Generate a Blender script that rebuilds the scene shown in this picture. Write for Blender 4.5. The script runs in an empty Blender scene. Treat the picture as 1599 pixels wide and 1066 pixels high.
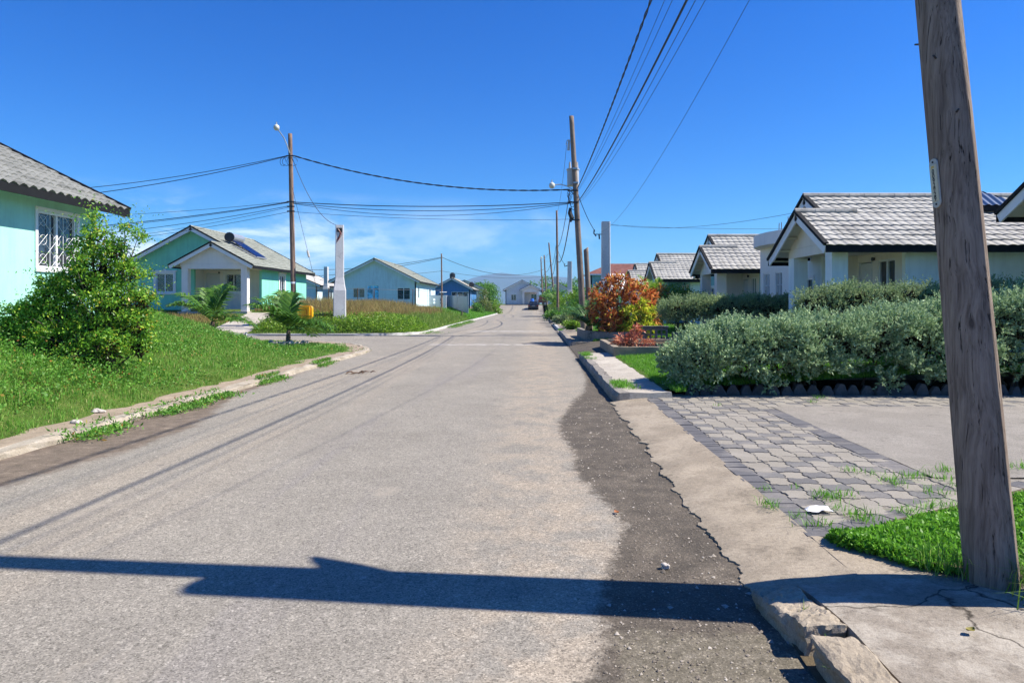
import bpy, math, random
import numpy as np
from mathutils import Vector, Matrix
R = math.radians
random.seed(7)
rng = np.random.default_rng(11)
scene = bpy.context.scene
COL = scene.collection
FPX, PX0, PY0, CAMH = 1066.0, 836.0, 474.0, 1.6

def P(px, py, Y):
    """world point of a photo pixel at distance Y along the street"""
    return ((px - PX0) * Y / FPX, Y, CAMH - (py - PY0) * Y / FPX)

# ------------------------------------------------------------------ objects
def tag(o, label=None, cat=None, group=None, kind=None):
    if label: o['label'] = label
    if cat: o['category'] = cat
    if group: o['group'] = group
    if kind: o['kind'] = kind
    return o

def thing(name, label, cat, loc=(0, 0, 0), rz=0.0, group=None):
    o = bpy.data.objects.new(name, None)
    o.empty_display_size = 0.2
    o.location = loc
    o.rotation_euler = (0, 0, rz)
    COL.objects.link(o)
    return tag(o, label, cat, group)

def root_loc(o):
    while o.parent: o = o.parent
    return np.array(o.location)

def copy_tree(o, parent=None):
    c = o.copy()
    COL.objects.link(c)
    if parent: c.parent = parent
    for ch in list(o.children): copy_tree(ch, c)
    return c

class MB:
    def __init__(self):
        self.v = []; self.f = []; self.m = []; self.n = 0
    def add(self, verts, faces, mi=0):
        verts = np.asarray(verts, float).reshape(-1, 3)
        b = self.n
        self.v.append(verts); self.n += len(verts)
        for f in faces:
            self.f.append([int(i) + b for i in f]); self.m.append(mi)
        return self
    def box(self, lo, hi, mi=0):
        x0, y0, z0 = lo; x1, y1, z1 = hi
        v = [(x0,y0,z0),(x1,y0,z0),(x1,y1,z0),(x0,y1,z0),(x0,y0,z1),(x1,y0,z1),(x1,y1,z1),(x0,y1,z1)]
        return self.add(v, [(0,3,2,1),(4,5,6,7),(0,1,5,4),(1,2,6,5),(2,3,7,6),(3,0,4,7)], mi)
    def obox(self, c, ax, half, mi=0):
        c = np.array(c, float); ax = [np.array(a, float) for a in ax]
        v = []
        for sz in (-1, 1):
            for sx, sy in ((-1,-1),(1,-1),(1,1),(-1,1)):
                v.append(c + ax[0]*half[0]*sx + ax[1]*half[1]*sy + ax[2]*half[2]*sz)
        return self.add(v, [(0,3,2,1),(4,5,6,7),(0,1,5,4),(1,2,6,5),(2,3,7,6),(3,0,4,7)], mi)
    def tube(self, pts, rad, n=8, mi=0, cap=True):
        pts = np.asarray(pts, float)
        k = len(pts)
        rad = np.full(k, rad) if np.isscalar(rad) else np.asarray(rad, float)
        vs = []
        ref = np.array([0.0, 0.0, 1.0])
        t0 = pts[-1] - pts[0]
        if abs(t0[2]) > 0.9 * np.linalg.norm(t0): ref = np.array([1.0, 0, 0])
        for i in range(k):
            t = pts[min(i+1, k-1)] - pts[max(i-1, 0)]
            t = t / (np.linalg.norm(t) + 1e-9)
            a = np.cross(t, ref); a /= (np.linalg.norm(a) + 1e-9)
            b = np.cross(t, a)
            for j in range(n):
                w = 2*math.pi*j/n
                vs.append(pts[i] + rad[i]*(math.cos(w)*a + math.sin(w)*b))
        fs = []
        for i in range(k-1):
            for j in range(n):
                j2 = (j+1) % n
                fs.append((i*n+j, i*n+j2, (i+1)*n+j2, (i+1)*n+j))
        if cap:
            fs.append(tuple(range(n-1, -1, -1)))
            fs.append(tuple((k-1)*n + j for j in range(n)))
        return self.add(vs, fs, mi)
    def prism(self, poly, ext, mi=0):
        """poly: 3D points of a flat polygon, extruded by ext"""
        p = np.asarray(poly, float); n = len(p)
        v = np.vstack([p, p + np.array(ext, float)])
        fs = [tuple(range(n)), tuple(range(2*n-1, n-1, -1))]
        for i in range(n):
            j = (i+1) % n
            fs.append((i, i+n, j+n, j))
        return self.add(v, fs, mi)
    def grid(self, V, mi=0):
        """V: (r, c, 3) array"""
        r, c = V.shape[:2]
        i = np.arange(r-1)[:, None]*c + np.arange(c-1)[None, :]
        f = np.stack([i, i+1, i+1+c, i+c], -1).reshape(-1, 4)
        return self.add(V.reshape(-1, 3), f.tolist(), mi)
    def build(self, name, mats, parent=None, local=False, smooth=False):
        V = np.vstack(self.v)
        if parent is not None and not local: V = V - root_loc(parent)
        me = bpy.data.meshes.new(name)
        me.from_pydata(V.tolist(), [], self.f)
        if not isinstance(mats, (list, tuple)): mats = [mats]
        for m in mats: me.materials.append(m)
        if len(mats) > 1: me.polygons.foreach_set('material_index', self.m)
        if smooth: me.polygons.foreach_set('use_smooth', [True]*len(me.polygons))
        me.update()
        o = bpy.data.objects.new(name, me)
        COL.objects.link(o)
        if parent is not None: o.parent = parent
        return o

def fast_mesh(name, V, F, mats, parent=None, midx=None, smooth=False):
    """big meshes out of numpy: V (n,3), F (m,k) with a fixed k"""
    V = np.asarray(V, np.float32)
    if parent is not None: V = (V - root_loc(parent)).astype(np.float32)
    F = np.asarray(F, np.int32)
    me = bpy.data.meshes.new(name)
    me.vertices.add(len(V)); me.vertices.foreach_set('co', V.ravel())
    k = F.shape[1]
    me.loops.add(F.size); me.loops.foreach_set('vertex_index', F.ravel())
    me.polygons.add(len(F))
    me.polygons.foreach_set('loop_start', np.arange(0, F.size, k, dtype=np.int32))
    me.polygons.foreach_set('loop_total', np.full(len(F), k, np.int32))
    if not isinstance(mats, (list, tuple)): mats = [mats]
    for m in mats: me.materials.append(m)
    if midx is not None: me.polygons.foreach_set('material_index', np.asarray(midx, np.int32))
    if smooth: me.polygons.foreach_set('use_smooth', np.ones(len(F), bool))
    me.update(calc_edges=True)
    o = bpy.data.objects.new(name, me)
    COL.objects.link(o)
    if parent is not None: o.parent = parent
    return o

def unit(a):
    return a / (np.linalg.norm(a, axis=-1, keepdims=True) + 1e-9)

def leaves(pos, size, aspect=0.45, up=0.0, dirs=None, fold=0.0, jit=0.3):
    """leaf quads at pos; returns V,F. up biases the leaf direction"""
    n = len(pos)
    d = rng.normal(size=(n, 3))
    if dirs is not None: d = unit(d)*jit*2 + dirs
    d[:, 2] += up
    d = unit(d)
    s = np.cross(d, rng.normal(size=(n, 3))); s = unit(s)
    L = (size * rng.uniform(0.65, 1.3, n))[:, None] if np.isscalar(size) else size[:, None]
    W = L * aspect
    nrm = np.cross(d, s)
    a = pos; b = pos + d*L*0.5 + s*W*0.5 + nrm*L*fold; c = pos + d*L; e = pos + d*L*0.5 - s*W*0.5 + nrm*L*fold
    V = np.stack([a, b, c, e], 1).reshape(-1, 3)
    F = np.arange(4*n).reshape(n, 4)
    return V, F

def blades(pos, h, w, lean=0.35, bend=0.3):
    """grass blades: quad + tip as two faces made of one quad and a triangle -> all quads (tip doubled away)"""
    n = len(pos)
    a = rng.uniform(0, 2*math.pi, n)
    wd = np.stack([np.cos(a), np.sin(a), np.zeros(n)], 1) * (w*0.5)[:, None]
    la = rng.uniform(0, 2*math.pi, n)
    ld = np.stack([np.cos(la), np.sin(la), np.zeros(n)], 1)
    k = (np.abs(rng.normal(0, lean, n)) * h)[:, None]
    mid = pos + ld*k*0.35; mid[:, 2] += h*0.6
    tip = pos + ld*k*(1.0+bend); tip[:, 2] += h*(1.0 - 0.25*np.minimum(1, (k[:, 0]/np.maximum(h, 1e-6))))
    V = np.stack([pos-wd, pos+wd, mid+wd*0.75, tip, mid-wd*0.75], 1).reshape(-1, 3)
    i = np.arange(n)*5
    F = np.concatenate([np.stack([i, i+1, i+2, i+4], 1), np.stack([i+4, i+2, i+3, i+3], 1)])
    # second set is a triangle: give it as degenerate-free via separate tri mesh
    Q = np.stack([i, i+1, i+2, i+4], 1)
    T = np.stack([i+4, i+2, i+3], 1)
    F3 = np.concatenate([Q[:, [0, 1, 2]], Q[:, [0, 2, 3]], T])
    return V, F3

def join(parts):
    Vs, Fs, b = [], [], 0
    for V, F in parts:
        Vs.append(V); Fs.append(F + b); b += len(V)
    return np.vstack(Vs), np.vstack(Fs)

def fbm2(x, y, s=1.0, seed=0):
    r = np.random.default_rng(seed)
    o = np.zeros_like(x, dtype=float)
    for k in range(4):
        for _ in range(3):
            a = r.uniform(0, 2*math.pi); f = s * (1.9**k) * r.uniform(0.8, 1.25); p = r.uniform(0, 6.28)
            o += np.sin((x*math.cos(a) + y*math.sin(a))*f + p) / (1.7**k) / 3
    return o

# ------------------------------------------------------------------ materials
MATS = {}
class NT:
    def __init__(self, name):
        self.m = bpy.data.materials.new(name); self.m.use_nodes = True
        self.t = self.m.node_tree; self.t.nodes.clear()
        self.out = self.n('ShaderNodeOutputMaterial')
    def n(self, typ, **kw):
        nd = self.t.nodes.new(typ)
        for k, v in kw.items():
            if k.startswith('i_'):
                key = k[2:]
                key = int(key) if key.isdigit() else key.replace('_', ' ')
                nd.inputs[key].default_value = v
            else: setattr(nd, k, v)
        return nd
    def l(self, a, b): self.t.links.new(a, b)
    def pos(self, obj=False):
        if obj: return self.n('ShaderNodeTexCoord').outputs['Object']
        return self.n('ShaderNodeNewGeometry').outputs['Position']
    def noise(self, vec, scale, detail=4, rough=0.6, stretch=None):
        if stretch is not None:
            mp = self.n('ShaderNodeMapping'); mp.inputs['Scale'].default_value = stretch
            self.l(vec, mp.inputs['Vector']); vec = mp.outputs[0]
        nd = self.n('ShaderNodeTexNoise', i_Scale=scale, i_Detail=detail, i_Roughness=rough)
        self.l(vec, nd.inputs['Vector'])
        return nd.outputs['Fac']
    def ramp(self, fac, stops, interp='LINEAR'):
        r = self.n('ShaderNodeValToRGB'); cr = r.color_ramp; cr.interpolation = interp
        while len(cr.elements) < len(stops): cr.elements.new(0.5)
        for e, (p, c) in zip(cr.elements, stops):
            e.position = p
            if np.isscalar(c): c = (c, c, c)
            e.color = (*c[:3], 1)
        self.l(fac, r.inputs[0]); return r.outputs[0]
    def mix(self, fac, a, b, typ='MIX'):
        m = self.n('ShaderNodeMix', data_type='RGBA', blend_type=typ)
        for s, v in ((0, fac), (6, a), (7, b)):
            if isinstance(v, (int, float)): m.inputs[s].default_value = v
            elif isinstance(v, tuple): m.inputs[s].default_value = (*v[:3], 1)
            else: self.l(v, m.inputs[s])
        return m.outputs[2]
    def math(self, op, a, b=None, c=None, clamp=False):
        m = self.n('ShaderNodeMath', operation=op, use_clamp=clamp)
        for s, v in ((0, a), (1, b), (2, c)):
            if v is None: continue
            if isinstance(v, (int, float)): m.inputs[s].default_value = v
            else: self.l(v, m.inputs[s])
        return m.outputs[0]
    def smooth(self, x, lo, hi):
        m = self.n('ShaderNodeMapRange', interpolation_type='SMOOTHSTEP')
        m.inputs[1].default_value = lo; m.inputs[2].default_value = hi
        self.l(x, m.inputs[0]); return m.outputs[0]
    def bsdf(self, col, rough=0.8, bump=None, bstr=0.3, bdist=0.01, metal=0.0, spec=0.5, transl=0.0):
        b = self.n('ShaderNodeBsdfPrincipled')
        b.inputs['Metallic'].default_value = metal
        b.inputs['Specular IOR Level'].default_value = spec
        if isinstance(col, tuple): b.inputs['Base Color'].default_value = (*col[:3], 1)
        else: self.l(col, b.inputs['Base Color'])
        if isinstance(rough, (int, float)): b.inputs['Roughness'].default_value = rough
        else: self.l(rough, b.inputs['Roughness'])
        if bump is not None:
            bp = self.n('ShaderNodeBump', i_Strength=bstr, i_Distance=bdist)
            self.l(bump, bp.inputs['Height']); self.l(bp.outputs[0], b.inputs['Normal'])
        sh = b.outputs[0]
        if transl > 0:
            tr = self.n('ShaderNodeBsdfTranslucent')
            if isinstance(col, tuple): tr.inputs[0].default_value = (*col[:3], 1)
            else: self.l(col, tr.inputs[0])
            mx = self.n('ShaderNodeMixShader', i_0=transl)
            self.l(sh, mx.inputs[1]); self.l(tr.outputs[0], mx.inputs[2]); sh = mx.outputs[0]
        self.l(sh, self.out.inputs[0])
        return self.m

def m_paint(name, col, var=0.12, rough=0.75, scale=1.3, bscale=90, bstr=0.15, spec=0.3):
    """rendered / painted wall: mottled, slightly streaked, fine stucco bump"""
    t = NT(name); p = t.pos()
    big = t.noise(p, scale, 5, 0.65)
    st = t.noise(p, 2.2, 4, 0.6, (3.0, 3.0, 0.35))
    f = t.math('MULTIPLY_ADD', st, 0.5, t.math('MULTIPLY', big, 0.5))
    dk = tuple(c*(1-var*1.6) for c in col); lt = tuple(min(1, c*(1+var*0.6)) for c in col)
    c = t.ramp(f, [(0.3, dk), (0.55, col), (0.75, lt)])
    return t.bsdf(c, rough, t.noise(p, bscale, 3, 0.6), bstr, 0.01, spec=spec)

def m_plain(name, col, rough=0.5, metal=0.0, var=0.08, scale=6.0, spec=0.5):
    t = NT(name); p = t.pos()
    f = t.noise(p, scale, 4, 0.6)
    c = t.ramp(f, [(0.3, tuple(x*(1-var) for x in col)), (0.7, tuple(min(1, x*(1+var)) for x in col))])
    return t.bsdf(c, rough, metal=metal, spec=spec)

def m_leaf(name, stops, rough=0.5, transl=0.35, spec=0.35, patch=None, gain=1.0):
    t = NT(name)
    g = t.n('ShaderNodeNewGeometry')
    stops = [(p_, tuple(min(.9, x*gain) for x in c_)) for p_, c_ in stops]
    c = t.ramp(g.outputs['Random Per Island'], stops)
    if patch:
        nz = t.noise(g.outputs['Position'], patch[0], 2, 0.5)
        c = t.mix(t.smooth(nz, patch[1], patch[2]), c, patch[3])
    return t.bsdf(c, rough, transl=transl, spec=spec)

def m_tile(name, a, b, c3, scale=2.0):
    t = NT(name); p = t.pos()
    f = t.noise(p, scale, 5, 0.65)
    g = t.noise(p, 30, 3, 0.6)
    ff = t.math('MULTIPLY_ADD', g, 0.35, t.math('MULTIPLY', f, 0.65))
    c = t.ramp(ff, [(0.32, a), (0.5, b), (0.68, c3)])
    vt = t.n('ShaderNodeTexVoronoi', feature='F1', i_Scale=3.6); t.l(p, vt.inputs['Vector']); sc_ = t.n('ShaderNodeSeparateColor'); t.l(vt.outputs['Color'], sc_.inputs[0])
    c = t.mix(0.55, c, t.ramp(sc_.outputs[0], [(0, .78), (.5, 1.0), (1, 1.16)]), 'MULTIPLY')
    c = t.mix(t.math('MULTIPLY', t.smooth(t.noise(p, 1.1, 7, .75), .54, .66), .5), c, tuple(x*.55 for x in a))
    return t.bsdf(c, 0.85, t.noise(p, 120, 2, 0.6), 0.2, 0.004, spec=0.25)

def m_concrete(name, col, dark, scale=1.6, bstr=0.45, crack=True, stain=(0.42, 0.62)):
    t = NT(name); p = t.pos()
    big = t.noise(p, scale, 6, 0.7)
    med = t.noise(p, 9, 5, 0.7)
    fine = t.noise(p, 140, 3, 0.7)
    c = t.mix(t.smooth(big, stain[0], stain[1]), dark, col)
    c = t.mix(t.math('MULTIPLY', t.smooth(med, 0.52, 0.75), 0.5), c, tuple(x*0.6 for x in dark))
    c = t.mix(0.35, c, t.ramp(fine, [(0.3, tuple(x*0.5 for x in col)), (0.65, tuple(min(1, x*1.4) for x in col))]))
    mid = t.noise(p, 34, 5, 0.75); blot = t.noise(p, 3.4, 7, 0.8)
    c = t.mix(0.8, c, t.ramp(mid, [(0.30, .55), (0.46, .95), (0.62, 1.08), (0.75, 1.25)]), 'MULTIPLY')
    c = t.mix(t.math('MULTIPLY', t.smooth(blot, 0.55, 0.66), 0.45), c, tuple(x*0.45 for x in dark))
    if crack:
        w = t.n('ShaderNodeTexVoronoi', feature='DISTANCE_TO_EDGE', i_Scale=0.75)
        wv = t.n('ShaderNodeVectorMath', operation='ADD')
        nn = t.n('ShaderNodeTexNoise', i_Scale=2.5, i_Detail=5); t.l(p, nn.inputs['Vector'])
        sc = t.n('ShaderNodeVectorMath', operation='SCALE'); sc.inputs[3].default_value = 0.5
        t.l(nn.outputs['Color'], sc.inputs[0]); t.l(p, wv.inputs[0]); t.l(sc.outputs[0], wv.inputs[1])
        t.l(wv.outputs[0], w.inputs['Vector'])
        k = t.ramp(w.outputs['Distance'], [(0.0, 0.0), (0.010, 1.0)])
        c = t.mix(k, tuple(x*0.25 for x in dark), c)
    h = t.math('MULTIPLY_ADD', mid, 0.6, t.math('MULTIPLY', fine, 0.4))
    return t.bsdf(c, 0.9, h, bstr, 0.02, spec=0.2)

def m_wood(name, lt, md, dk, sx=28):
    """weathered upright timber: long grain, knots, checks"""
    t = NT(name); p = t.pos(obj=True)
    wob = t.n('ShaderNodeTexNoise', i_Scale=1.6, i_Detail=3); t.l(p, wob.inputs['Vector'])
    ad = t.n('ShaderNodeVectorMath', operation='MULTIPLY_ADD')
    t.l(wob.outputs['Color'], ad.inputs[0]); ad.inputs[1].default_value = (0.10, 0.10, 0.3); t.l(p, ad.inputs[2])
    q = ad.outputs[0]
    g1 = t.noise(q, 1.0, 5, 0.65, (sx, sx, 1.6))
    g2 = t.noise(q, 1.0, 4, 0.6, (sx*3.2, sx*3.2, 3.0))
    g3 = t.noise(p, 1.4, 3, 0.5)
    f = t.math('MULTIPLY_ADD', g2, 0.4, t.math('MULTIPLY', g1, 0.6))
    c = t.ramp(f, [(0.30, dk), (0.45, md), (0.6, lt), (0.8, tuple(x*0.8 for x in md))])
    c = t.mix(t.math('MULTIPLY', t.smooth(g3, 0.45, 0.7), 0.5), c, tuple(x*0.75 for x in md))
    ck = t.noise(q, 1.0, 3, 0.7, (sx*2.2, sx*2.2, .9)); chk = t.ramp(ck, [(0.33, 0.0), (0.40, 1.0)])
    c = t.mix(chk, tuple(x*.45 for x in dk), c)
    kn = t.n('ShaderNodeTexVoronoi', feature='F1', i_Scale=1.0); mk = t.n('ShaderNodeMapping'); mk.inputs['Scale'].default_value = (5.5, 5.5, 1.9); t.l(q, mk.inputs['Vector']); t.l(mk.outputs[0], kn.inputs['Vector'])
    c = t.mix(t.ramp(kn.outputs['Distance'], [(0.05, .85), (0.12, 0.0)]), c, dk)
    f = t.math('MULTIPLY', f, t.math('MULTIPLY_ADD', chk, .6, .4))
    return t.bsdf(c, 0.85, f, 1.0, 0.012, spec=0.2)
# ------------------------------------------------------------------ palette
def leafmat():
    M = {}
    M['grass'] = m_leaf('grass_blades', [(0, (.045,.125,.012)), (.4, (.075,.19,.02)), (.75, (.115,.25,.03)), (.9, (.20,.27,.06)), (1, (.36,.31,.13))], 0.55, 0.4, patch=(1.1, .55, .8, (.15,.22,.04)), gain=1.65)
    M['grass_bright'] = m_leaf('grass_bright', [(0, (.06,.17,.012)), (.5, (.10,.27,.02)), (1, (.17,.36,.04))], 0.5, 0.4, gain=1.35)
    M['weed'] = m_leaf('weed_leaves', [(0, (.05,.14,.015)), (.6, (.09,.23,.025)), (.95, (.15,.28,.04)), (1, (.30,.10,.03))], 0.5, 0.35, gain=1.4)
    M['tallgrass'] = m_leaf('tall_grass', [(0, (.08,.17,.02)), (.6, (.14,.24,.035)), (1, (.24,.25,.07))], 0.6, 0.4, gain=1.4)
    M['drygrass'] = m_leaf('dry_grass', [(0, (.22,.15,.055)), (.5, (.29,.21,.085)), (1, (.22,.23,.06))], 0.7, 0.4, gain=1.25)
    M['bush'] = m_leaf('bush_leaves', [(0, (.035,.10,.010)), (.45, (.07,.17,.015)), (.8, (.13,.24,.022)), (.97, (.24,.27,.03)), (1, (.30,.17,.03))], 0.4, 0.35, gain=2.05)
    M['hedge'] = m_leaf('silver_leaves', [(0, (.12,.19,.09)), (.5, (.21,.30,.155)), (1, (.36,.45,.26))], 0.8, 0.25, spec=0.12, gain=1.42)
    M['hedge2'] = m_leaf('sage_leaves', [(0, (.12,.18,.075)), (.5, (.20,.28,.13)), (1, (.31,.38,.20))], 0.8, 0.25, spec=0.12, gain=1.3)
    M['croton_red'] = m_leaf('red_croton_leaves', [(0, (.09,.020,.012)), (.3, (.26,.065,.02)), (.65, (.48,.17,.05)), (.9, (.55,.29,.08)), (1, (.35,.38,.05))], 0.5, 0.3, spec=0.2, gain=1.55)
    M['croton_yellow'] = m_leaf('yellow_croton_leaves', [(0, (.06,.13,.012)), (.3, (.24,.34,.02)), (.8, (.56,.58,.06)), (1, (.52,.30,.06))], 0.5, 0.35, spec=0.2, gain=1.4)
    M['pink'] = m_leaf('pink_leaves', [(0, (.24,.06,.03)), (.5, (.46,.15,.09)), (1, (.50,.28,.16))], 0.4, 0.3, gain=1.4)
    M['palm'] = m_leaf('palm_leaves', [(0, (.03,.085,.012)), (.6, (.06,.15,.018)), (1, (.14,.22,.04))], 0.5, 0.3, spec=0.25, gain=1.3)
    M['areca'] = m_leaf('areca_leaves', [(0, (.06,.15,.012)), (.6, (.12,.24,.02)), (1, (.22,.30,.04))], 0.4, 0.35, gain=1.4)
    M['cycad'] = m_leaf('cycad_leaves', [(0, (.018,.055,.012)), (.6, (.035,.095,.02)), (1, (.06,.14,.03))], 0.5, 0.2, spec=0.25, gain=1.5)
    M['green'] = m_leaf('green_leaves', [(0, (.03,.09,.012)), (.5, (.07,.18,.02)), (1, (.13,.27,.03))], 0.45, 0.35, gain=1.5)
    M['lime'] = m_leaf('lime_leaves', [(0, (.08,.18,.015)), (.5, (.15,.29,.02)), (1, (.26,.38,.04))], 0.45, 0.4, gain=1.2)
    M['olive'] = m_leaf('olive_leaves', [(0, (.05,.09,.02)), (.5, (.10,.15,.03)), (1, (.20,.20,.06))], 0.5, 0.35, gain=1.4)
    return M
L = leafmat()
M = {}
M['mint'] = m_paint('mint_wall', (.235,.66,.475))
M['mint_near'] = m_paint('mint_stucco', (.35,.68,.575), bstr=0.35, bscale=45)
M['blue'] = m_paint('pale_blue_wall', (.80,.87,.87))
M['aqua'] = m_paint('aqua_wall', (.60,.75,.79))
M['teal'] = m_paint('teal_wall', (.24,.52,.55))
M['deepblue'] = m_paint('strong_blue_wall', (.07,.22,.48))
M['grey_wall'] = m_paint('grey_blue_wall', (.60,.68,.75))
M['white_wall'] = m_paint('white_wall', (.80,.78,.75), var=0.06)
M['lilac'] = m_paint('greyish_porch_wall', (.78,.74,.70), var=0.06)
M['beige'] = m_paint('beige_porch_wall', (.80,.73,.63), var=0.06)
M['trim'] = m_paint('white_trim', (.78,.79,.80), var=0.05, rough=0.55)
M['frame'] = m_plain('white_frame', (.80,.81,.82), 0.35, var=0.03)
M['soffit'] = m_paint('soffit_boards', (.62,.63,.60), var=0.05)
M['rafter'] = m_paint('cream_rafters', (.55,.53,.42), var=0.06)
M['dark_trim'] = m_plain('dark_grey_fascia', (.009,.010,.011), 0.75, var=0.2, spec=0.2)
M['door'] = m_paint('white_door_paint', (.66,.66,.66), var=0.03, rough=0.4, bstr=0.03)
M['tile'] = m_tile('grey_roof_tiles', (.25,.245,.22), (.37,.36,.325), (.46,.45,.405))
M['tile_dark'] = m_tile('weathered_roof_tiles', (.155,.158,.142), (.235,.238,.216), (.30,.30,.272))
M['tile_sage'] = m_tile('sage_roof_tiles', (.18,.193,.16), (.25,.264,.225), (.33,.34,.30))
M['tile_red'] = m_tile('red_roof_tiles', (.12,.045,.035), (.18,.075,.06), (.25,.11,.085))
M['tile_blue'] = m_tile('green_roof_tiles', (.06,.12,.11), (.10,.17,.16), (.14,.22,.20))
def glass(name, col=(.012,.016,.022), rough=0.04):
    t = NT(name); p = t.pos()
    f = t.noise(p, 3.0, 3, 0.5)
    c = t.ramp(f, [(0.4, col), (0.62, tuple(x*3.2 for x in col))])
    return t.bsdf(c, rough, spec=0.9)
M['glass'] = glass('dark_window_glass')
M['curtain_glass'] = glass('glass_over_maroon_curtain', (.03,.008,.012))
M['cyan_glass'] = glass('glass_over_blue_curtain', (.05,.22,.33), 0.15)
M['pole'] = m_wood('weathered_pole_wood', (.30,.24,.195), (.195,.15,.119), (.062,.046,.038))
M['pole_far'] = m_wood('brown_pole_wood', (.30,.21,.155), (.20,.135,.10), (.08,.055,.04), 12)
M['bark'] = m_wood('bark', (.20,.16,.12), (.12,.09,.065), (.05,.036,.028), 14)
M['inner'] = m_leaf('painted_shade_twigs', [(0, (.020,.016,.010)), (.5, (.035,.026,.015)), (1, (.05,.045,.02))], .9, 0, spec=.1)  # near-black brown: the shade inside crowns is put into this twig colour
M['twig'] = m_plain('brown_twigs', (.15,.09,.055), 0.8, var=0.3)
M['steel'] = m_plain('galvanised_steel', (.42,.44,.45), 0.42, 0.6, var=0.15)
M['grey_metal'] = m_plain('grey_painted_metal', (.40,.42,.43), 0.45, var=0.1)
M['lamp_metal'] = m_plain('pale_lamp_housing', (.55,.55,.47), 0.4, var=0.08)
M['wire'] = m_plain('black_cable', (.010,.010,.012), 0.55, var=0.2)
M['dark'] = m_plain('dark_bracket', (.035,.035,.04), 0.5, var=0.2)
M['ceramic'] = m_plain('ceramic', (.50,.47,.42), 0.3)
M['black_plastic'] = m_plain('black_plastic', (.012,.012,.014), 0.4, var=0.2)
M['yellow'] = m_plain('yellow_plastic', (.78,.40,.01), 0.35, var=0.08)
M['yellow_mark'] = m_plain('yellow_mark', (.62,.40,.05), 0.5)
M['plate'] = m_plain('pale_plate', (.40,.41,.38), 0.45, var=0.12, scale=40)
M['ink'] = m_plain('black_ink', (.012,.012,.012), 0.6)
M['solar'] = m_plain('solar_tubes', (.010,.025,.11), 0.15, var=0.3, spec=0.8)
M['blue_sheet'] = m_plain('dark_blue_sheet_metal', (.022,.065,.16), 0.4, var=0.2)
M['zinc'] = m_plain('grey_zinc_sheet', (.36,.40,.45), 0.5, 0.2, var=0.12)
M['car_paint'] = m_plain('dark_car_paint', (.012,.014,.017), 0.2, var=0.1, spec=0.8)
M['red_paint'] = m_plain('faded_red_paint', (.22,.05,.03), 0.4)
M['tyre'] = m_plain('tyre_rubber', (.012,.012,.012), 0.8)
M['lamp_red'] = m_plain('red_tail_lamp', (.30,.012,.01), 0.25)
M['blue_plastic'] = m_plain('blue_plastic', (.04,.17,.62), 0.35)
M['pillar'] = m_concrete('painted_concrete_pillar', (.64,.63,.62), (.54,.535,.53), 1.2, 0.2, crack=False)
M['conc'] = m_concrete('worn_concrete', (.365,.308,.23), (.235,.195,.142), crack=False)
M['conc_crack'] = m_concrete('cracked_concrete', (.38,.34,.278), (.18,.148,.112), stain=(.44,.60))
M['kerb_tan'] = m_concrete('dirt_covered_kerb', (.40,.355,.285), (.285,.24,.175), 2.5, .5, crack=False)
M['joint_sand'] = m_concrete('jointing_sand', (.27,.245,.205), (.16,.145,.12), 3, .6, crack=False)
M['pad'] = m_concrete('rough_grey_concrete', (.30,.273,.233), (.225,.205,.173), 1.0, .7, crack=False)
M['conc_pale'] = m_concrete('pale_concrete', (.47,.43,.36), (.35,.31,.255), crack=False)
M['conc_grey'] = m_concrete('grey_concrete', (.31,.285,.25), (.19,.17,.145))
M['conc_white'] = m_concrete('whitewashed_kerb', (.55,.54,.51), (.38,.36,.32), 2.5, 0.3, crack=False)
M['conc_dark'] = m_concrete('dark_stone', (.10,.10,.10), (.055,.055,.058), 4, 0.6, crack=False)
M['dirt'] = m_concrete('sandy_dirt', (.35,.28,.205), (.27,.215,.15), 2.2, 0.6, crack=False)
M['soil'] = m_concrete('soil', (.13,.10,.06), (.08,.065,.04), 2.0, 0.6, crack=False)
M['rag'] = m_plain('white_rag', (.75,.75,.75), 0.9)
M['stone'] = m_concrete('pale_stone', (.55,.50,.44), (.42,.37,.31), 20, 0.4, crack=False)

# ------------------------------------------------------------------ camera, sky, sun
SUN_EL, SUN_AZ = 47.0, 89.0          # azimuth: 0 = straight up the street, 90 = to the right
cam = bpy.data.cameras.new('camera'); camo = bpy.data.objects.new('camera', cam); COL.objects.link(camo)
camo.location = (0, 0, CAMH); camo.rotation_euler = (R(90), 0, 0)
cam.lens = 24.0; cam.sensor_width = 36.0
cam.shift_x = -(PX0 - 799.5)/1599.0
cam.shift_y = -(533.0 - PY0)/1599.0
cam.clip_start = 0.05; cam.clip_end = 30000
scene.camera = camo

sunl = bpy.data.lights.new('sun', 'SUN'); suno = bpy.data.objects.new('sun', sunl); COL.objects.link(suno)
sunl.energy = 5.0; sunl.angle = R(0.53); sunl.color = (1.0, 0.93, 0.83)
az, el = R(SUN_AZ), R(SUN_EL)
sd = Vector((math.sin(az)*math.cos(el), math.cos(az)*math.cos(el), math.sin(el)))
suno.rotation_euler = sd.to_track_quat('Z', 'Y').to_euler()

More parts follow.
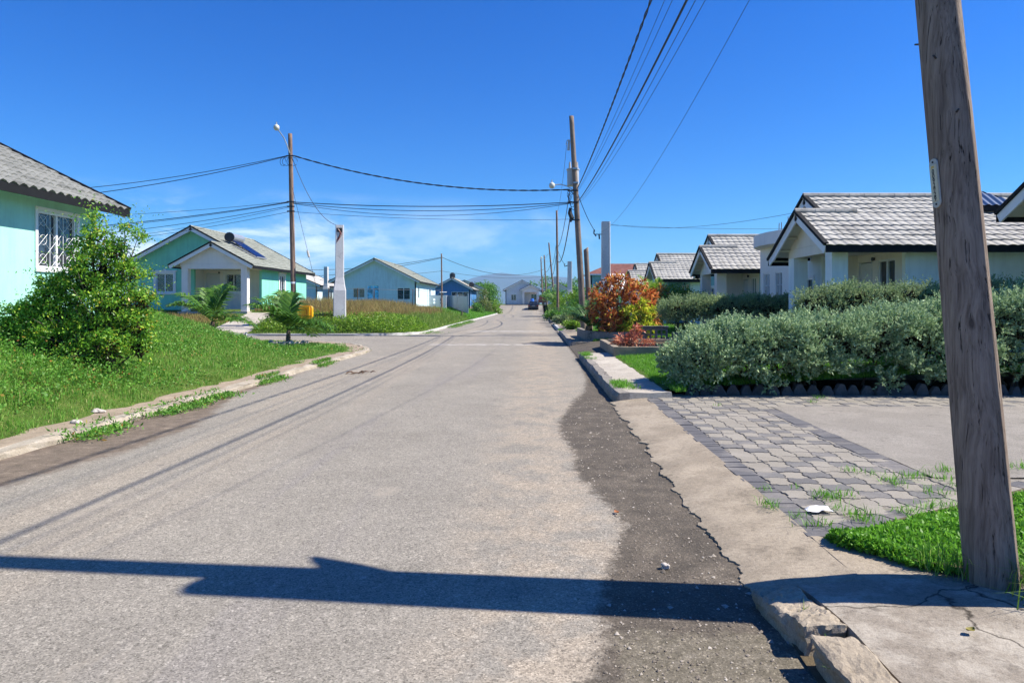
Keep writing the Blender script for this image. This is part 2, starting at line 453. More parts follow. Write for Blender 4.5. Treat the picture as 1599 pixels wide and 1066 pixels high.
w = bpy.data.worlds.new('World'); scene.world = w; w.use_nodes = True
nt = w.node_tree; nt.nodes.clear()
out = nt.nodes.new('ShaderNodeOutputWorld'); bg = nt.nodes.new('ShaderNodeBackground')
sky = nt.nodes.new('ShaderNodeTexSky'); sky.sky_type = 'NISHITA'; sky.sun_disc = False
sky.sun_elevation = el; sky.sun_rotation = az
sky.altitude = 100; sky.air_density = 1.0; sky.dust_density = 0.3; sky.ozone_density = 2.0
hsv = nt.nodes.new('ShaderNodeHueSaturation'); hsv.inputs['Saturation'].default_value = 1.5; hsv.inputs['Hue'].default_value = 0.505
nt.links.new(sky.outputs[0], hsv.inputs['Color'])
tint = nt.nodes.new('ShaderNodeMix'); tint.data_type = 'RGBA'; tint.blend_type = 'MULTIPLY'; tint.inputs[0].default_value = 1.0
tint.inputs[7].default_value = (.26, .655, 1.0, 1); nt.links.new(hsv.outputs[0], tint.inputs[6])
# thin fair-weather cloud low in the sky, over the far left
tc = nt.nodes.new('ShaderNodeTexCoord')
mp = nt.nodes.new('ShaderNodeMapping'); mp.inputs['Scale'].default_value = (3.2, 3.2, 11.0)
nt.links.new(tc.outputs['Generated'], mp.inputs[0])
nz = nt.nodes.new('ShaderNodeTexNoise'); nz.inputs['Scale'].default_value = 1.7; nz.inputs['Detail'].default_value = 9; nz.inputs['Roughness'].default_value = 0.62; nz.inputs['Distortion'].default_value = 0.35
nt.links.new(mp.outputs[0], nz.inputs['Vector'])
mr = nt.nodes.new('ShaderNodeMapRange'); mr.interpolation_type = 'SMOOTHSTEP'; mr.inputs[1].default_value = 0.40; mr.inputs[2].default_value = 0.66
nt.links.new(nz.outputs['Fac'], mr.inputs[0])
sx = nt.nodes.new('ShaderNodeSeparateXYZ'); nt.links.new(tc.outputs['Generated'], sx.inputs[0])
def wramp(sock, stops):
    r = nt.nodes.new('ShaderNodeValToRGB'); cr = r.color_ramp
    while len(cr.elements) < len(stops): cr.elements.new(0.5)
    for e, (p_, c_) in zip(cr.elements, stops): e.position = p_; e.color = (c_, c_, c_, 1)
    nt.links.new(sock, r.inputs[0]); return r.outputs[0]
def wmath(op, a, b):
    m_ = nt.nodes.new('ShaderNodeMath'); m_.operation = op
    for i_, v_ in enumerate((a, b)):
        if isinstance(v_, (int, float)): m_.inputs[i_].default_value = v_
        else: nt.links.new(v_, m_.inputs[i_])
    return m_.outputs[0]
elev = wramp(sx.outputs['Z'], [(0.0, 0.35), (0.05, 0.8), (0.085, 1.0), (0.12, 0.6), (0.155, 0.0)])
azx = wmath('DIVIDE', sx.outputs['X'], wmath('MAXIMUM', sx.outputs['Y'], 0.05))
azm = wramp(wmath('MULTIPLY_ADD', azx, 0.5) if False else wmath('ADD', wmath('MULTIPLY', azx, 0.5), 0.5), [(0.0, .6), (0.22, 1.0), (0.34, 0.75), (0.42, 0.30), (0.50, 0.35), (0.56, 0.0)])
cl = wmath('MULTIPLY', wmath('MULTIPLY', mr.outputs[0], elev), azm)
cl = wmath('MULTIPLY', cl, 1.0)
mixc = nt.nodes.new('ShaderNodeMix'); mixc.data_type = 'RGBA'
nt.links.new(cl, mixc.inputs[0]); nt.links.new(tint.outputs[2], mixc.inputs[6]); mixc.inputs[7].default_value = (9.0, 9.6, 10.5, 1)
nt.links.new(mixc.outputs[2], bg.inputs[0]); bg.inputs[1].default_value = 0.094
nt.links.new(bg.outputs[0], out.inputs[0])
scene.view_settings.view_transform = 'Standard'; scene.view_settings.look = 'None'
scene.view_settings.exposure = 0.88; scene.view_settings.gamma = 1.0
scene.render.film_transparent = False
try:
    scene.cycles.max_bounces = 6; scene.cycles.transparent_max_bounces = 6
    scene.cycles.use_denoising = True
    scene.cycles.sample_clamp_indirect = 6
except Exception: pass
# ------------------------------------------------------------------ ground, roads, pavements
def road_z(Y):
    t = np.clip((np.asarray(Y, float) - 104)/22.0, 0, 1)
    return 1.3*t*t*(3-2*t)

def structure(o): o['kind'] = 'structure'; return o

def asphalt(name):
    t = NT(name); p = t.pos()
    sep = t.n('ShaderNodeSeparateXYZ'); t.l(p, sep.inputs[0]); X, Y = sep.outputs[0], sep.outputs[1]
    big = t.noise(p, 0.55, 5, 0.6); med = t.noise(p, 2.6, 5, 0.65); fine = t.noise(p, 38, 4, 0.7)
    lane = t.noise(p, 1.0, 4, 0.6, (1.6, 0.10, 1.0))
    base = t.ramp(t.math('MULTIPLY_ADD', med, 0.4, t.math('MULTIPLY', big, 0.6)), [(0.32, (.226,.205,.168)), (0.5, (.266,.242,.20)), (0.68, (.305,.277,.227))])
    # dust ground into the surface along the left lane and up the right-hand wheel track
    tan1 = t.math('MULTIPLY', t.smooth(lane, 0.42, 0.62), t.smooth(t.math('ABSOLUTE', t.math('ADD', X, 3.75)), 1.7, 0.3))
    c = t.mix(t.math('MULTIPLY', tan1, 0.55), base, (.34,.29,.222))
    tan2 = t.math('MULTIPLY', t.smooth(med, 0.36, 0.62), t.smooth(t.math('ABSOLUTE', t.math('ADD', X, -0.15)), 1.0, 0.2))
    c = t.mix(t.math('MULTIPLY', tan2, 0.75), c, (.36,.30,.225))
    worn = t.math('MULTIPLY', t.smooth(lane, 0.5, 0.66), t.smooth(t.math('ABSOLUTE', t.math('ADD', X, 1.9)), 1.1, 0.2))
    c = t.mix(t.math('MULTIPLY', worn, 0.45), c, (.235,.215,.20))
    # aggregate
    v = t.n('ShaderNodeTexVoronoi', feature='F1', i_Scale=130.0); t.l(p, v.inputs['Vector'])
    bw = t.n('ShaderNodeSeparateColor'); t.l(v.outputs['Color'], bw.inputs[0])
    st = t.ramp(bw.outputs[0], [(0.0, .45), (0.25, .80), (0.6, 1.02), (0.9, 1.18), (1.0, 1.6)])
    v2 = t.n('ShaderNodeTexVoronoi', feature='F1', i_Scale=48.0); t.l(p, v2.inputs['Vector'])
    bw2 = t.n('ShaderNodeSeparateColor'); t.l(v2.outputs['Color'], bw2.inputs[0])
    st2 = t.ramp(bw2.outputs[1], [(0.0, .55), (0.10, .92), (0.85, 1.02), (0.95, 1.25), (1.0, 1.5)])
    c = t.mix(0.9, c, st, 'MULTIPLY'); c = t.mix(0.6, c, st2, 'MULTIPLY')
    # oil drips, small dark blots and a few hairline cracks
    vd = t.n('ShaderNodeTexVoronoi', feature='F1', i_Scale=1.15); t.l(p, vd.inputs['Vector']); rd = t.n('ShaderNodeSeparateColor'); t.l(vd.outputs['Color'], rd.inputs[0])
    drip = t.math('MULTIPLY', t.smooth(t.math('ADD', vd.outputs['Distance'], t.math('MULTIPLY', fine, .05)), .085, .055), t.smooth(rd.outputs[1], .72, .78))
    c = t.mix(t.math('MULTIPLY', drip, .5), c, (.11,.10,.09))
    blot = t.smooth(t.noise(p, 1.7, 7, .75), .60, .70); c = t.mix(t.math('MULTIPLY', blot, .28), c, (.16,.145,.125))
    pale = t.smooth(t.noise(p, 1.25, 6, .7, (1, .5, 1)), .585, .68); c = t.mix(t.math('MULTIPLY', pale, .45), c, (.38,.33,.26))
    # damp, gritty gutter with its own ragged outline
    pts = [(2.4,.12),(2.88,.20),(3.24,.33),(3.58,.33),(4.2,.45),(4.72,.60),(5.0,.64),(5.5,.56),(5.86,.49),(6.3,.40),(6.66,.37),(7.1,.42),(7.55,.40),(8.2,.33),(8.93,.285),(9.5,.36),(10.27,.47),(11.2,.62),(12.5,.90),(14.7,1.08),(18,1.16),(22,1.2)]
    yn = t.math('DIVIDE', t.math('ADD', Y, -2.0), 20.0, clamp=True)
    edge = t.ramp(yn, [((y-2.0)/20.0, x/2.0) for y, x in pts])
    wob = t.math('MULTIPLY', t.math('ADD', t.noise(p, 5.5, 6, 0.7), -0.5), 0.34)
    dd = t.math('ADD', t.math('SUBTRACT', X, t.math('MULTIPLY', edge, 2.0)), wob)
    dd2 = t.math('ADD', dd, t.math('MULTIPLY', t.math('ADD', fine, -0.5), 0.22))
    damp = t.math('MULTIPLY', t.smooth(dd2, -0.05, 0.06), 0.97)
    dpat = t.ramp(t.noise(p, 3.2, 6, 0.7), [(0.3, (.062,.052,.040)), (0.45, (.088,.074,.056)), (0.58, (.118,.098,.074)), (0.7, (.175,.148,.110))])
    grit = t.ramp(bw.outputs[1], [(0.0, .55), (0.3, .85), (0.8, 1.1), (0.95, 1.6), (1.0, 2.3)])
    dcol = t.mix(0.85, dpat, grit, 'MULTIPLY')
    moss = t.math('MULTIPLY', t.smooth(t.math('ADD', Y, t.math('MULTIPLY', t.noise(p, 5, 5, .7), .5)), 3.62, 3.50), t.smooth(t.math('ADD', X, t.math('MULTIPLY', t.noise(p, 6, 5, .7), .3)), .50, .58))
    dcol = t.mix(t.math('MULTIPLY', moss, .8), dcol, t.mix(.8, t.ramp(t.noise(p, 14, 6, .75), [(.3, (.085,.075,.05)), (.5, (.16,.14,.10)), (.7, (.25,.22,.17))]), grit, 'MULTIPLY'))
    c = t.mix(damp, c, dcol)
    # brown soil washed against the left kerb
    pl = [(2.0,-4.2),(5.5,-4.72),(6.5,-4.6),(7.5,-4.42),(8.8,-4.42),(10.0,-4.7),(11.0,-5.0),(12.0,-5.25),(14,-5.3),(22,-5.4)]
    edl = t.ramp(yn, [((y-2.0)/20.0, -x/8.0) for y, x in pl])
    dl = t.math('ADD', t.math('ADD', X, t.math('MULTIPLY', edl, 8.0)), t.math('MULTIPLY', t.math('ADD', t.noise(p, 4.0, 6, 0.7), -0.5), 0.5))
    soil = t.math('MULTIPLY', t.math('MULTIPLY', t.smooth(dl, 0.10, -0.12), t.smooth(X, -5.95, -5.75)), t.smooth(Y, 17.0, 13.5))
    soil = t.math('MULTIPLY', soil, 0.9)
    scol = t.ramp(t.noise(p, 6.0, 6, 0.7), [(0.3, (.095,.072,.052)), (0.55, (.17,.13,.095)), (0.75, (.30,.235,.17))])
    c = t.mix(soil, c, t.mix(0.6, scol, grit, 'MULTIPLY'))
    # patches on the far right and dark seams across the lanes
    far = t.math('MULTIPLY', t.smooth(t.noise(p, 0.35, 4, 0.6, (1.5, .35, 1)), 0.5, 0.62), t.math('MULTIPLY', t.smooth(X, 0.0, 0.9), t.smooth(Y, 22, 30)))
    c = t.mix(t.math('MULTIPLY', far, 0.6), c, (.10,.085,.07))
    lightp = t.math('MULTIPLY', t.smooth(t.math('ABSOLUTE', t.math('ADD', Y, -39.5)), 0.9, 0.3), t.smooth(t.math('ABSOLUTE', t.math('ADD', X, 1.6)), 2.6, 1.8))
    c = t.mix(t.math('MULTIPLY', lightp, t.smooth(med, .35, .6)), c, (.42,.39,.35))
    lp2 = t.math('MULTIPLY', t.smooth(t.math('ABSOLUTE', t.math('ADD', Y, -26.7)), 0.9, 0.2), t.smooth(t.math('ABSOLUTE', t.math('ADD', X, 2.0)), 2.6, 1.6))
    c = t.mix(t.math('MULTIPLY', lp2, t.smooth(med, .42, .62)), c, (.45,.42,.38))
    h = t.math('ADD', t.math('MULTIPLY', bw.outputs[0], 0.5), t.math('MULTIPLY', fine, 0.5))
    rg = t.mix(damp, (.88,.88,.88), (.85,.85,.85))
    return t.bsdf(c, rg, h, 0.7, 0.008, spec=0.22)

M['asphalt'] = asphalt('worn_asphalt')

# the ground everywhere
MB().add([(-9000,-300,-.2),(9000,-300,-.2),(9000,12000,-.2),(-9000,12000,-.2)], [(0,1,2,3)]).build('ground', M['soil'])
structure(bpy.data.objects['ground'])

ys = np.concatenate([np.linspace(-8, 30, 39), np.linspace(32, 128, 49)])
xs = np.linspace(-6.3, 1.34, 9)
g = np.zeros((len(ys), len(xs), 3)); g[..., 0] = xs; g[..., 1] = ys[:, None]; g[..., 2] = road_z(ys)[:, None]
mb = MB(); mb.grid(g); structure(mb.build('road', M['asphalt'], smooth=True))
mb = MB(); mb.add([(-90, 12, 0), (-6.3, 12, 0), (-6.3, 34.3, 0), (-90, 34.3, 0)], [(0,1,2,3)])
structure(mb.build('side_street', M['asphalt']))
mb = MB(); mb.add([(-70, 128, 1.3), (50, 128, 1.3), (50, 131, 1.32), (-70, 131, 1.32)], [(0,1,2,3)])
structure(mb.build('cross_street', M['asphalt']))

def corner_sdf(a, b, r):
    ins = (a < r) & (b < r)
    return np.where(ins, r - np.hypot(r-a, r-b), np.minimum(a, b))
def s_near(X, Y): return corner_sdf(-X - 6.1, 28.5 - Y, 7.0)
def s_far(X, Y): return corner_sdf(-X - 6.0, Y - 34.0, 3.0)
def z_near(X, Y):
    s = s_near(X, Y)
    s12 = corner_sdf(-X - 6.1, 28.5 - Y, 14.0)
    z = 0.05 + np.where(s < 0, s*0.4, 0.03*s) + 0.29*np.maximum(s12, 0)
    z = np.minimum(z, 1.15 + 0.02*np.minimum(s, 8)) + 0.03*fbm2(X, Y, 1.3, 3)*np.clip(s*2, 0, 1)
    return z
def z_far(X, Y):
    s = s_far(X, Y)
    z = 0.08 + np.where(s < 0, s*0.5, 0.165*s)
    return np.minimum(z, 1.22) + 0.04*fbm2(X, Y, 0.5, 5)*np.clip(s, 0, 1)
def z_right(X, Y): return 0.165 + np.clip((X - 2.15)*0.06, -0.2, 0.30) + 0.01*fbm2(X, Y, 1.0, 8) + road_z(Y)

def terrain(name, x, y, zf, mat):
    Xg, Yg = np.meshgrid(x, y)
    g = np.stack([Xg, Yg, zf(Xg, Yg)], -1)
    m_ = MB(); m_.grid(g)
    return structure(m_.build(name, mat, smooth=True))
def m_turf():
    t = NT('turf_soil'); p = t.pos()
    a = t.noise(p, 1.4, 5, 0.65); b = t.noise(p, 25, 4, 0.7)
    c = t.ramp(t.math('MULTIPLY_ADD', b, .45, t.math('MULTIPLY', a, .55)), [(0.3, (.045,.07,.016)), (0.5, (.075,.125,.022)), (0.68, (.14,.155,.045))])
    return t.bsdf(c, .95, b, .8, .03, spec=.1)
M['turf'] = m_turf()
xn = np.concatenate([[-120, -60, -40, -30, -24], np.linspace(-20, -5.8, 60)])
terrain('near_lawn_bank', xn, np.linspace(-12, 28.9, 100), z_near, M['turf'])
xf = np.concatenate([[-220, -120, -80, -50], np.linspace(-32, -5.7, 70)])
yf = np.concatenate([np.linspace(33.6, 60, 60), np.linspace(62, 127.8, 34)])
terrain('far_lot_ground', xf, yf, z_far, M['turf'])
xr = np.concatenate([np.linspace(2.12, 10, 24), [14, 20, 40, 90, 200]])
terrain('right_lot_ground', xr, np.concatenate([np.linspace(11.40, 40, 30), np.linspace(44, 127.8, 30)]), z_right, M['turf'])
terrain('near_lot_ground', np.concatenate([np.linspace(5.9, 14, 12), [20, 40, 90]]), np.linspace(-14, 3.32, 12), lambda X, Y: .10 + .01*fbm2(X, Y, 1.0, 8), M['turf'])
terrain('near_lot_ground', np.array([11.9, 13, 16, 24, 50, 90]), np.linspace(3.33, 11.39, 8), lambda X, Y: .084 + .004*fbm2(X, Y, 1.0, 8), M['turf'])
terrain('back_lot_ground', np.linspace(-260, 260, 20), np.array([131.02, 150, 220, 400, 700]), lambda X, Y: 1.34 + 0*X, M['turf'])

# paths along a rounded corner: points and outward normals
def corner_path(kind):
    P_, N_ = [], []
    if kind == 'near':
        for y in np.arange(-8, 21.5, 0.35): P_.append((-6.1, y)); N_.append((1, 0))
        for a in np.linspace(0, math.pi/2, 26): P_.append((-13.1+7*math.cos(a), 21.5+7*math.sin(a))); N_.append((math.cos(a), math.sin(a)))
        for x in np.arange(-13.6, -70, -1.5): P_.append((x, 28.5)); N_.append((0, 1))
    else:
        for x in np.arange(-70, -9, 0.8): P_.append((x, 34.0)); N_.append((0, -1))
        for a in np.linspace(-math.pi/2, 0, 14): P_.append((-9+3*math.cos(a), 37+3*math.sin(a))); N_.append((math.cos(a), math.sin(a)))
        for y in np.arange(37.8, 112, 0.9): P_.append((-6.0, y)); N_.append((1, 0))
    return np.array(P_), np.array(N_)
def strip(name, kind, sect, mat, jit=0.02, zj=0.012, sl=None):
    P_, N_ = corner_path(kind)
    if sl: P_, N_ = P_[sl[0]:sl[1]], N_[sl[0]:sl[1]]
    g = np.zeros((len(sect), len(P_), 3))
    for k, (d, z) in enumerate(sect):
        dd = d + jit*rng.normal(size=len(P_))
        g[k, :, 0] = P_[:, 0] + N_[:, 0]*dd; g[k, :, 1] = P_[:, 1] + N_[:, 1]*dd
        g[k, :, 2] = z + zj*rng.normal(size=len(P_))*(z > 0.03) + road_z(P_[:, 1])*(1 if kind == 'far' else 0)
    m_ = MB(); m_.grid(g)
    return structure(m_.build(name, mat, smooth=False))
strip('dirt_path', 'near', [(-0.6, -0.05), (-.3, .05), (0, .065), (.25, .07), (.47, .078)], M['dirt'])
strip('kerb', 'near', [(.44, .07), (.46, .085), (.60, .080), (.63, .055), (.64, -.06)], M['kerb_tan'], 0.022, 0.010)
strip('kerb', 'far', [(-.3, .02), (-.06, .10), (0, .115), (.15, .115), (.165, .10), (.17, -.05)], M['conc_white'], 0.008, 0.006)

# right-hand pavement: separate raised lengths between the driveways
def pavement(y0, y1, kmat, smat, top=0.165):
    n = max(6, int((y1-y0)/0.28)); yy = np.linspace(y0, y1, n)
    for nm, sect, mt in (('kerb', [(1.255,-.06),(1.27,.10),(1.31,top),(1.46,top+.004),(1.462,top-.03)], kmat), ('sidewalk', [(1.455,top-.04),(1.47,top-.004),(1.8,top),(2.14,top+.004),(2.18,-.06)], smat)):
        g = np.zeros((len(sect), n, 3))
        for k, (x, z) in enumerate(sect):
            g[k, :, 0] = x + 0.010*rng.normal(size=n); g[k, :, 1] = yy; g[k, :, 2] = z + 0.006*rng.normal(size=n)*(z > .05)
            g[k, :, 2] += road_z(yy)
            g[k, 0, 0] += 0.05; g[k, -1, 0] += 0.05
        m_ = MB(); m_.grid(g)
        for e, sgn in ((0, 1), (-1, -1)):
            a = g[:, e].copy(); b = a.copy(); b[:, 1] -= 0.03*sgn; b[:, 2] = -.06 + road_z(b[:, 1])
            m_.grid(np.stack([a, b]))
        structure(m_.build(nm, mt))
pavement(11.0, 20.0, M['conc_grey'], M['conc_pale'])
pavement(25.6, 37.0, M['conc_grey'], M['conc'])
pavement(40.5, 51.0, M['conc_white'], M['conc'])
pavement(55.5, 64.0, M['conc_grey'], M['conc'])
pavement(67.0, 76.0, M['conc_grey'], M['conc'])
pavement(79.0, 90.0, M['conc_grey'], M['conc'])
pavement(93.0, 103.0, M['conc_grey'], M['conc'])
for (a, b, mt) in ((20.1, 25.5, 'asphalt'), (37.1, 40.4, 'conc_grey'), (51.1, 55.4, 'conc'), (64.1, 66.9, 'conc_grey'), (76.1, 78.9, 'conc'), (90.1, 92.9, 'conc_grey')):
    xx = np.array([1.26, 1.5, 2.2, 3.0, 4.5, 6.0]); yy = np.linspace(a, b, 8)
    Xg, Yg = np.meshgrid(xx, yy)
    Zg = np.where(Xg < 2.2, 0.01 + (Xg-1.26)*0.19, z_right(Xg, Yg) + 0.025)
    m_ = MB(); m_.grid(np.stack([Xg, Yg, Zg], -1)); structure(m_.build('driveway', M[mt], smooth=True))
# path up to the green house
xx = np.linspace(-16.6, -14.4, 6); yy = np.linspace(34.05, 39.6, 12); Xg, Yg = np.meshgrid(xx, yy)
m_ = MB(); m_.grid(np.stack([Xg, Yg, z_far(Xg, Yg)+0.05], -1)); structure(m_.build('driveway', M['conc_pale'], smooth=True))

# ---------------- the near driveway: concrete apron, block paving, worn concrete pad
yy = np.linspace(3.4, 11.0, 300); xx = np.linspace(0, 1, 10)
g = np.zeros((300, 10, 3))
edge = 1.20 + 0.035*fbm2(yy, yy*0, 5.0, 2) + 0.025*fbm2(yy, yy*0, 13.0, 4) + .018*np.abs(fbm2(yy, yy*0, 34.0, 14)) + .006*rng.normal(size=300)
g[..., 0] = edge[:, None]*(1-xx) + 1.80*xx; g[..., 1] = yy[:, None]
sl = np.clip((yy-3.35)/0.7, 0, 1)
g[..., 2] = 0.012 - .035*np.clip((3.74-yy)/.1, 0, 1)[:, None] + 0.075*xx**0.8 + 0.006*fbm2(g[..., 0], g[..., 1], 6, 9)
m_ = MB(); m_.grid(g)
f = g[:, 0].copy(); f2 = f.copy(); f2[:, 2] = -0.05; f2[:, 0] -= 0.01; m_.grid(np.stack([f2, f], 1))
structure(m_.build('driveway_apron', M['conc'], smooth=True))
m_ = MB(); m_.add([(1.79, 4.2, .073), (14, 4.2, .073), (14, 11.6, .073), (1.79, 11.6, .073)], [(0,1,2,3)])
structure(m_.build('paving_bed', M['joint_sand']))
PZ = 0.082
def paver_mats():
    out = []
    for nm, a, b in (('pale_paver', (.235,.213,.175), (.29,.265,.22)), ('dark_paver', (.125,.12,.117), (.165,.16,.152)), ('charcoal_paver', (.095,.093,.097), (.135,.132,.134))):
        t = NT(nm); g_ = t.n('ShaderNodeNewGeometry')
        c = t.ramp(g_.outputs['Random Per Island'], [(0, a), (1, b)])
        n1 = t.noise(g_.outputs['Position'], 2.0, 5, .65); n2 = t.noise(g_.outputs['Position'], 90, 3, .7)
        c = t.mix(t.math('MULTIPLY', t.smooth(n1, .45, .68), .55), c, (.33,.30,.26))
        c = t.mix(.3, c, t.ramp(n2, [(.3, tuple(x*.5 for x in a)), (.7, tuple(x*1.5 for x in b))]))
        out.append(t.bsdf(c, .9, n2, .4, .008, spec=.2))
    return out
PM = paver_mats()
def paver(mb, poly, z0, z1, mi):
    p = np.array(poly); c = p.mean(0); q = c + (p - c)*0.98
    n = len(p); dz = rng.normal(0, .0022, 1)[0]; tl = rng.normal(0, .006, 2)
    V = [(x, y, z0) for x, y in p] + [(x, y, z1-.006+dz+(x-c[0])*tl[0]+(y-c[1])*tl[1]) for x, y in p] + [(x, y, z1+dz+(x-c[0])*tl[0]+(y-c[1])*tl[1]) for x, y in q]
    F = [tuple(2*n+i for i in range(n))]
    for i in range(n):
        j = (i+1) % n
        F += [(i, j, n+j, n+i), (n+i, n+j, 2*n+j, 2*n+i)]
    mb.add(V, F, mi)
def zig(i, j, ci, cj, s, gap=.005):
    """a notched interlocking block: tabs on two sides, recesses on the other two"""
    x0, y0 = ci, cj; h = s/2 - gap; k = s*0.095; e = s*0.17
    return [(x0-h, y0-h), (x0-e*1.5, y0-h), (x0-e, y0-h+k), (x0+e, y0-h+k), (x0+e*1.5, y0-h), (x0+h, y0-h), (x0+h, y0-e*1.5), (x0+h+k, y0-e), (x0+h+k, y0+e), (x0+h, y0+e*1.5), (x0+h, y0+h), (x0+e*1.5, y0+h), (x0+e, y0+h-k), (x0-e, y0+h-k), (x0-e*1.5, y0+h), (x0-h, y0+h), (x0-h, y0+e*1.5), (x0-h-k, y0+e), (x0-h-k, y0-e), (x0-h, y0-e*1.5)]
def in_pad(x, y):
    return x > 3.42 + (y-5.9)*0.0 and 6.05 < y < 9.95
mb = MB()
S = 0.205
for i in range(46):
    for j in range(36):
        x = 2.085 + S*i; y = 4.62 + S*j
        if y > 11.36: continue
        if in_pad(x, y) or x > 11: continue
        if y < 4.66 + 0.55*(x-1.9): continue
        if (i + j) % 2:
            paver(mb, zig(i, j, x, y, S), .05, PZ, 1 if rng.random() < .66 else 0)
        else:
            # swap tabs: notched block turned a quarter
            pl = [(x + (b - y), y + (a - x)) for a, b in zig(i, j, x, y, S)][::-1]
            paver(mb, pl, .05, PZ, 0 if rng.random() < .97 else 1)
structure(mb.build('block_paving', PM))
mb = MB()
for k in range(int((11.0-4.45)/.105)):
    y = 4.45 + .105*k
    paver(mb, [(1.775, y), (1.97, y), (1.97, y+.1), (1.775, y+.1)], .05, PZ+.003, 2)
for k in range(int(3.9/.21)):
    y = 6.05 + .21*k
    paver(mb, [(3.26, y), (3.47, y), (3.47, y+.2), (3.26, y+.2)], .05, PZ+.004, 2)
structure(mb.build('paver_border', PM))
mb = MB()
for k in range(44):
    x = 2.0 + .185*k; y = 4.40 + .55*(x-1.9)
    paver(mb, [(x, y), (x+.18, y+.099), (x+.085, y+.27), (x-.09, y+.17)], .05, PZ+.001, 2 if k < 3 or rng.random() < .3 else 0)
structure(mb.build('paver_edging', PM))
xx = np.linspace(3.472, 12, 50); yy = np.linspace(5.95, 10.06, 30); Xg, Yg = np.meshgrid(xx, yy)
m_ = MB(); m_.grid(np.stack([Xg, Yg, .087 + .004*fbm2(Xg, Yg, 3, 1)], -1))
structure(m_.build('concrete_pad', M['pad'], smooth=True))

# ---------------- near pavement slab with its broken kerb
xx = np.concatenate([np.linspace(1.425, 2.6, 36), np.linspace(2.7, 6, 12)]); yy = np.linspace(-4, 3.71, 110)
Xg, Yg = np.meshgrid(xx, yy)
Zg = .135 + .010*fbm2(Xg, Yg, 2.2, 6) + .003*fbm2(Xg, Yg, 14, 7)
Zg = Zg - np.clip((Yg-3.1)/.6, 0, 1)**1.5*np.interp(Xg, [1.4, 1.8, 2.3], [.07, .045, .03])
m_ = MB(); m_.grid(np.stack([Xg, Yg, Zg], -1))
a = np.stack([Xg[:, 0], Yg[:, 0], Zg[:, 0]], -1); b = a.copy(); b[:, 2] = -.05; m_.grid(np.stack([b, a], 1))
a = np.stack([Xg[-1], Yg[-1], Zg[-1]], -1); b = a.copy(); b[:, 2] = .0; m_.grid(np.stack([a, b], 0))
structure(m_.build('sidewalk', M['conc_crack'], smooth=True))
xx = np.linspace(1.79, 2.75, 24); tt = np.linspace(0, 1, 16)
Xg, Tg = np.meshgrid(xx, tt); Ym = np.interp(Xg, [1.79, 1.86, 1.9, 2.13, 2.36, 2.75], [4.44, 4.43, 4.36, 4.02, 3.9, 3.85]); Yg = 3.66 + (Ym-3.66)*Tg
m_ = MB(); m_.grid(np.stack([Xg, Yg, .088 + .012*np.clip((Xg-1.8)/.4, 0, 1) + .006*fbm2(Xg, Yg, 3, 6)], -1)); structure(m_.build('sidewalk', M['conc'], smooth=True))
def rough_block(lo, hi, seed, amp=.012, rot=0.0, tilt=(0, 0), nseg=(5, 14, 5)):
    """a lump of broken kerb: a subdivided block with chipped faces and rounded arrises"""
    r = np.random.default_rng(seed); V = []; F = []; b = 0
    lo = np.array(lo); hi = np.array(hi); c = (lo+hi)/2; h = (hi-lo)/2
    def face(ax, sg):
        nonlocal b
        u, v = [k for k in range(3) if k != ax]
        nu, nv = nseg[u], nseg[v]
        for i in range(nu+1):
            for j in range(nv+1):
                p = np.zeros(3); p[ax] = sg; p[u] = 2*i/nu-1; p[v] = 2*j/nv-1
                V.append(p)
        for i in range(nu):
            for j in range(nv):
                q = [b+i*(nv+1)+j, b+(i+1)*(nv+1)+j, b+(i+1)*(nv+1)+j+1, b+i*(nv+1)+j+1]
                F.append(q if (sg > 0) == (ax != 1) else q[::-1])
        b += (nu+1)*(nv+1)
    for ax in range(3):
        for sg in (-1, 1): face(ax, sg)
    V = np.array(V)
    rad = .014
    W = V*h
    core = np.clip(W, -(h-rad), h-rad); d = W - core; ln = np.linalg.norm(d, axis=1, keepdims=True)
    W = core + d/np.maximum(ln, 1e-9)*np.minimum(ln, rad)
    n1 = np.stack([fbm2(W[:, 0]*1+W[:, 2]*3, W[:, 1], 7, seed+k) for k in range(3)], 1)
    n2 = np.stack([fbm2(W[:, 0]+W[:, 2]*2, W[:, 1]+W[:, 2], 26, seed+5+k) for k in range(3)], 1)
    n3 = np.stack([np.abs(fbm2(W[:, 0]+W[:, 2], W[:, 1]-W[:, 2], 48, seed+9+k)) for k in range(3)], 1) - .3
    W = W + amp*.8*n1 + amp*.3*n2 - amp*.45*n3*np.sign(W)
    ca, sa = math.cos(rot), math.sin(rot)
    X = W[:, 0]*ca - W[:, 1]*sa; Y = W[:, 0]*sa + W[:, 1]*ca
    Z = W[:, 2] + X*tilt[0] + Y*tilt[1]
    return np.stack([X, Y, Z], 1) + c, F
for k, (lo, hi, sd_, rot, tl, am) in enumerate((((1.215, -3.0, -.16), (1.41, 2.99, .148), 3, 0.0, (0, 0), .014), ((1.185, 3.09, -.2), (1.395, 3.64, .112), 9, .09, (.10, -.08), .020))):
    V, F = rough_block(lo, hi, sd_, am, rot, tl, (12, 190 if k == 0 else 34, 14))
    m_ = MB(); m_.add(V, F); structure(m_.build('kerb', M['conc'], smooth=False))
m_ = MB(); m_.add([(1.18, 2.7, .012), (1.46, 2.7, .02), (1.46, 3.72, .02), (1.22, 3.72, .012)], [(0,1,2,3)]); structure(m_.build('gutter_soil', M['soil']))
